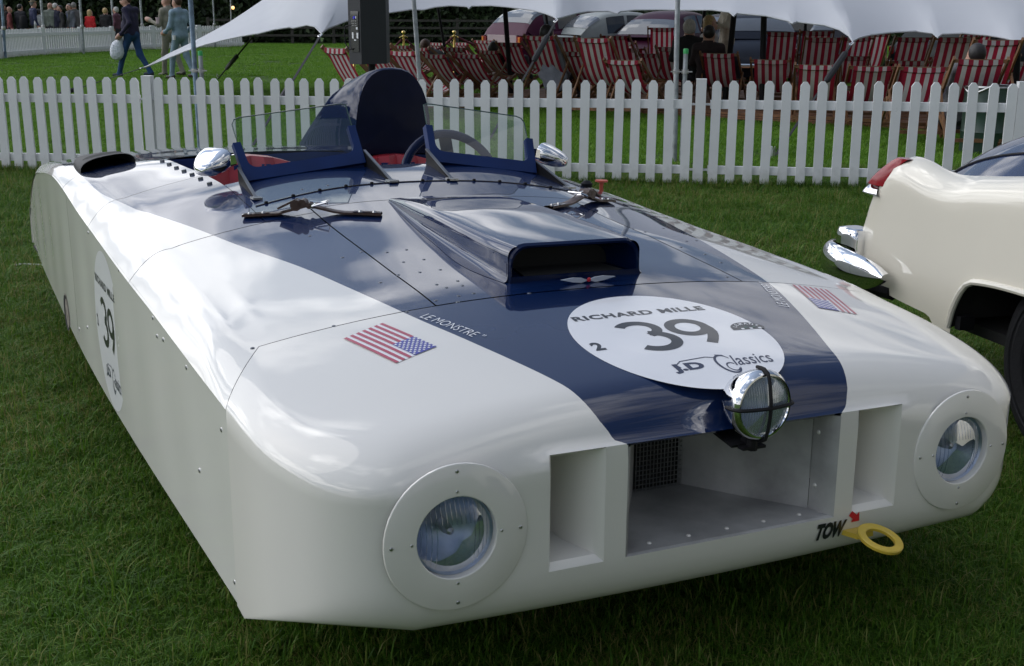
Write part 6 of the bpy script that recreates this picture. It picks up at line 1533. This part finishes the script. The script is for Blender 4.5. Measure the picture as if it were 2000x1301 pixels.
for w_ in np.linspace(.98, 3.5, 22):
    zt_ = float(tz(w_)); f = max(0, (zt_ - 1.0)) / .53; row = []
    for e_, q in ((.14, 0), (.17, .12), (.22, .5), (.28, .86), (.36, .97), (.6, 1.0), (1.0, 1.015), (1.4, 1.0), (1.64, .97), (1.72, .86), (1.78, .5), (1.83, .12), (1.86, 0)): row.append([w_, e_, .98 + (zt_ - .98) * q])
    C_.append(row)
C_ = np.array(C_); kp('cabin', MB().grid(C_), M['caddy'], angle=50)
for i0, i1 in ((3, 9), (10, 18)):
    for js in ((1, 2), (9, 10)):
        mbw = offset_faces(C_, [(i, j) for i in range(i0, i1) for j in js], .006); kp('side_window', mbw, M['car_glass'])
mbw = offset_faces(C_, [(i, j) for i in range(0, 3) for j in range(4, 8)], .008); kp('rear_window', mbw, M['car_glass'])
kp('far_flank', MB().grid(np.array([[[w_, 1.92, .36], [w_, 1.97, .6], [w_, 1.88, float(ztop(w_))], [w_, 1.72, float(ztop(w_)) - .1]] for w_ in np.linspace(.02, 5.2, 30)])), M['caddy'])
kp('bonnet', MB().grid(np.array([[[w_, e_, float(ztop(w_)) - .02 + .06 * (1 - (e_ - 1) ** 2)] for e_ in np.linspace(.15, 1.85, 11)] for w_ in np.linspace(3.4, 5.25, 14)])), M['caddy'])
kp('tail_panel', MB().grid(np.array([[[.02 - .06 * math.sin(math.pi * (e_ - .1) / 1.8), e_, z] for e_ in np.linspace(.1, 1.9, 9)] for z in (.42, .6, .8)])), M['caddy'])
# tail lamp in the fin
def finlamp(z0, z1, grow, mname, nm, lip=0):
    rows = []
    for z in np.linspace(z0, z1, 9):
        wt = float(ip(z, [.64,.69,.735,.797,.833,.88,.92,.945,.957], [0,.03,.06,.087,.104,.15,.2,.235,.262])); t = (z - z0) / (z1 - z0); hwid = grow * (.052 * (1 - .6 * t ** 2)); row = []
        for a in np.linspace(-90, 90, 11): row.append([wt - .004 - (.045 * (1 - .35 * t) + lip) * math.cos(rad(a)) * grow, .062 + hwid * math.sin(rad(a)), z])
        row = [[wt + .10 * (1 - .5 * t), row[0][1] + .004 - .012 * (lip > 0), z], [wt + .05 * (1 - .55 * t), row[0][1] - .004, z]] + row + [[wt + .055, row[-1][1], z]]; rows.append(row)
    return kp(nm, MB().grid(np.array(rows)).add(np.array(rows[-1]), [tuple(range(14))]).add(np.array(rows[0]), [tuple(range(14))]), M[mname], angle=60)
lens = finlamp(.835, .953, 1.0, 'tail_red', 'tail_lamp'); finlamp(.796, .834, 1.12, 'chrome', 'lamp_base', .01)
# chrome bumper wrapping the corner, with its guard
path = np.array([[-.235, 1.0], [-.235, .6], [-.22, .3], [-.19, .12], [-.12, .0], [-.02, -.05], [.1, -.068], [.22, -.06], [.30, -.045], [.345, -.028]]); hh = [.075, .075, .075, .078, .082, .084, .08, .066, .042, .014]; zc_ = [.485, .485, .485, .485, .486, .488, .49, .494, .499, .502]
tt = np.linspace(0, 9, 46); pw, pe = ip(tt, range(10), path[:, 0]), ip(tt, range(10), path[:, 1]); ph_ = ip(tt, range(10), hh); pz = ip(tt, range(10), zc_)
tg = np.stack([np.gradient(pw), np.gradient(pe)], 1); tg /= np.linalg.norm(tg, axis=1)[:, None]; no = np.stack([tg[:, 1], -tg[:, 0]], 1)
R_ = []
for i in range(46):
    row = []; o = no[i] * (1 if no[i] @ np.array([-1, -1]) > 0 else -1)
    for k in range(13):
        a = math.pi * k / 12 - math.pi / 2; b = .045 * math.cos(a) ** .8 - .01 * (k < 5); row.append([pw[i] + o[0] * b, pe[i] + o[1] * b, pz[i] + ph_[i] * math.sin(a)])
    R_.append(row)
bmp = kp('bumper', MB().grid(np.array(R_)), M['chrome'], label='chrome bumper end wrapped round the corner', angle=60)
rows = []
for z, k in ((.53, 1.05), (.56, 1.0), (.60, .98), (.625, .94), (.638, .85), (.642, .6)):
    row = []
    for t in np.linspace(0, 2 * math.pi, 25): 
        c_, s_ = math.cos(t), math.sin(t); row.append([.015 + .078 * k * math.copysign(abs(c_) ** .45, c_), .02 + .06 * k * math.copysign(abs(s_) ** .45, s_), z])
    rows.append(row)
kp('bumper_guard', MB().grid(np.array(rows)).add(np.array(rows[-1])[:-1], [tuple(range(24))]), M['chrome'], parent=bmp, angle=50)
kp('bumper_valance', MB().tube([[-.1, .1, .43], [.0, .03, .425], [.2, .02, .42], [.3, .03, .425]], .03, 8), M['black'], parent=bmp)
# ------------------------------------------------------------------ grass: blades gathered in tufts, tufts scattered over the lawn
def blade_mat(name='grass_blades', f=1.0, dry=1.0):
    m, t, b = new_mat(name)
    a = N(t, 'ShaderNodeAttribute', attribute_name='su'); oi = N(t, 'ShaderNodeObjectInfo')
    geo = N(t, 'ShaderNodeNewGeometry')
    big = noise_into(t, .55, 4, vec=geo.outputs['Position']); mid = noise_into(t, 3.2, 3, vec=geo.outputs['Position'])
    k = mathn(t, 'ADD', mathn(t, 'MULTIPLY', a.outputs['Fac'], .55), mathn(t, 'ADD', mathn(t, 'MULTIPLY', big, .5), mathn(t, 'MULTIPLY', mid, .35)))
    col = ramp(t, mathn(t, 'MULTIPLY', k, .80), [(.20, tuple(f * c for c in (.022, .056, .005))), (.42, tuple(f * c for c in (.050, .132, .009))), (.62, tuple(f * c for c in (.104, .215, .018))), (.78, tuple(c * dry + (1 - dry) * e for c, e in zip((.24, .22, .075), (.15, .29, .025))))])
    t.links.new(col, b.inputs['Base Color']); b.inputs['Roughness'].default_value = .55; b.inputs['Specular IOR Level'].default_value = .25
    tl = N(t, 'ShaderNodeBsdfTranslucent'); t.links.new(col, tl.inputs[0])
    ms = N(t, 'ShaderNodeMixShader'); ms.inputs[0].default_value = .35
    t.links.new(b.outputs[0], ms.inputs[1]); t.links.new(tl.outputs[0], ms.inputs[2]); t.links.new(ms.outputs[0], t.nodes['Material Output'].inputs[0])
    return m
M['blade'] = blade_mat(); M['far_sunlit'] = blade_mat('far_sunlit_blades', 1.28, 0.0)  # far tufts: same grass, colour brightened to imitate stronger sunlight, no straw tone
tufts = bpy.data.collections.new('tufts')
def tuft(n, R, h0, h1, wd, lean, c0=0.0, c1=1.0):
    V = []; F = []; A = []
    for i in range(n):
        r = R * math.sqrt(rng.uniform()); an = rng.uniform(0, 6.283); o = np.array([r * math.cos(an), r * math.sin(an), -.004]); h = rng.uniform(h0, h1)
        d = rng.uniform(0, 6.283); dv = np.array([math.cos(d), math.sin(d), 0]); sv = np.array([-dv[1], dv[0], 0]); l = abs(rng.normal(0, lean)) * h; w_ = wd * rng.uniform(.6, 1.2); b = len(V)
        V += [o - sv * w_ / 2, o + sv * w_ / 2, o + dv * l * .35 + [0, 0, h * .55] - sv * w_ * .42, o + dv * l * .35 + [0, 0, h * .55] + sv * w_ * .42, o + dv * l + [0, 0, h * (1 - .25 * min(1.5, l / h))]]
        F += [(b, b + 1, b + 3, b + 2), (b + 2, b + 3, b + 4)]; c = rng.uniform(c0, c1); A += [[c] * 3] * 5
    mb = MB().add(np.array(V), F, at=np.array(A)); o = mb.build('tuft', M['far_sunlit'] if c0 > 0 else M['blade'], smooth=False, su=True)
    COL.objects.unlink(o); tufts.objects.link(o)
for k in range(4): tuft(52, .075, .014, .040, .0032, .9)
for k in range(2): tuft(30, .06, .03, .085, .0036, 1.0)
for k in range(3): tuft(110, .30, .03, .07, .011, .9, .35, .95)
def scatter(n, x0, x1, y0, y1, cone=None):
    p = np.stack([rng.uniform(x0, x1, n), rng.uniform(y0, y1, n)], 1)
    if cone is not None: p = p[np.abs(p[:, 0]) < cone[0] + cone[1] * p[:, 1]]
    return p
pts = []; sel = []; scl = []
def put(p, kinds, s0, s1, wts=None):
    pts.append(p); sel.append(rng.choice(kinds, len(p), p=wts)); scl.append(rng.uniform(s0, s1, len(p)))
near = scatter(26000, -5, 5, 1.6, 6.2, (1.3, .43)); put(near, [0, 1, 2, 3, 4, 5], .75, 1.2, [.22, .22, .22, .22, .06, .06])
put(scatter(22000, -7, 7, 6.2, 12.2, (1.3, .43)), [0, 1, 2, 3, 4, 5], .9, 1.5, [.21, .21, .21, .21, .08, .08])
fl_s = rng.uniform(-.5, 8.5, 900); fp = (FA + FD * fl_s[:, None])[:, :2] + rng.normal(0, .05, (900, 2)); put(fp, [4, 5], .9, 1.5)
put(scatter(11000, -16, 14, 12, 26, (1.5, .44)), [6, 7, 8], .7, 1.0); put(scatter(10000, -30, 28, 26, 58, (2, .44)), [6, 7, 8], .9, 1.4)
pts = np.concatenate(pts); sel = np.concatenate(sel); scl = np.concatenate(scl)
def inside_floor(p): q = np.c_[p, np.zeros(len(p))] - PA; s, n_ = q @ PD, q @ PN; return (s > 0) & (s < PL) & (n_ > -.02) & (n_ < 6.9)
def worn(p):                                             # thin, trodden patches at the right of the cars and by the tail
    a = np.exp(-(((p[:, 0] - 2.25) / .55) ** 2 + ((p[:, 1] - 3.6) / .8) ** 2)); return rng.uniform(0, 1, len(p)) < .62 * a
k = ~inside_floor(pts) & ~worn(pts); pts, sel, scl = pts[k], sel[k], scl[k]
me = bpy.data.meshes.new('grass'); me.from_pydata(np.c_[pts, np.zeros(len(pts))].tolist(), [], [])
a = me.attributes.new('pick', 'INT', 'POINT'); a.data.foreach_set('value', sel.astype(np.int32))
a = me.attributes.new('size', 'FLOAT', 'POINT'); a.data.foreach_set('value', scl.astype(np.float32))
a = me.attributes.new('turn', 'FLOAT_VECTOR', 'POINT'); a.data.foreach_set('vector', np.c_[np.zeros((len(pts), 2)), rng.uniform(0, 6.283, len(pts))].astype(np.float32).ravel())
grass = bpy.data.objects.new('grass', me); COL.objects.link(grass); tag(grass, 'short green lawn grass growing round the cars and beyond the fences', 'grass', kind='stuff')
ng = bpy.data.node_groups.new('scatter_grass', 'GeometryNodeTree'); ng.is_modifier = True
ng.interface.new_socket('Geometry', in_out='INPUT', socket_type='NodeSocketGeometry'); ng.interface.new_socket('Geometry', in_out='OUTPUT', socket_type='NodeSocketGeometry')
gi = ng.nodes.new('NodeGroupInput'); go_ = ng.nodes.new('NodeGroupOutput'); iop = ng.nodes.new('GeometryNodeInstanceOnPoints'); ci = ng.nodes.new('GeometryNodeCollectionInfo')
ci.inputs['Collection'].default_value = tufts; ci.inputs['Separate Children'].default_value = True; ci.inputs['Reset Children'].default_value = True
def named(n, ty): x = ng.nodes.new('GeometryNodeInputNamedAttribute'); x.data_type = ty; x.inputs['Name'].default_value = n; return [s for s in x.outputs if s.enabled and s.name == 'Attribute'][0]
e2r = ng.nodes.new('FunctionNodeEulerToRotation')
ng.links.new(gi.outputs[0], iop.inputs['Points']); ng.links.new(ci.outputs[0], iop.inputs['Instance']); iop.inputs['Pick Instance'].default_value = True
ng.links.new(named('pick', 'INT'), iop.inputs['Instance Index']); ng.links.new(named('turn', 'FLOAT_VECTOR'), e2r.inputs[0]); ng.links.new(e2r.outputs[0], iop.inputs['Rotation']); ng.links.new(named('size', 'FLOAT'), iop.inputs['Scale'])
ng.links.new(iop.outputs[0], go_.inputs[0]); md = grass.modifiers.new('scatter', 'NODES'); md.node_group = ng
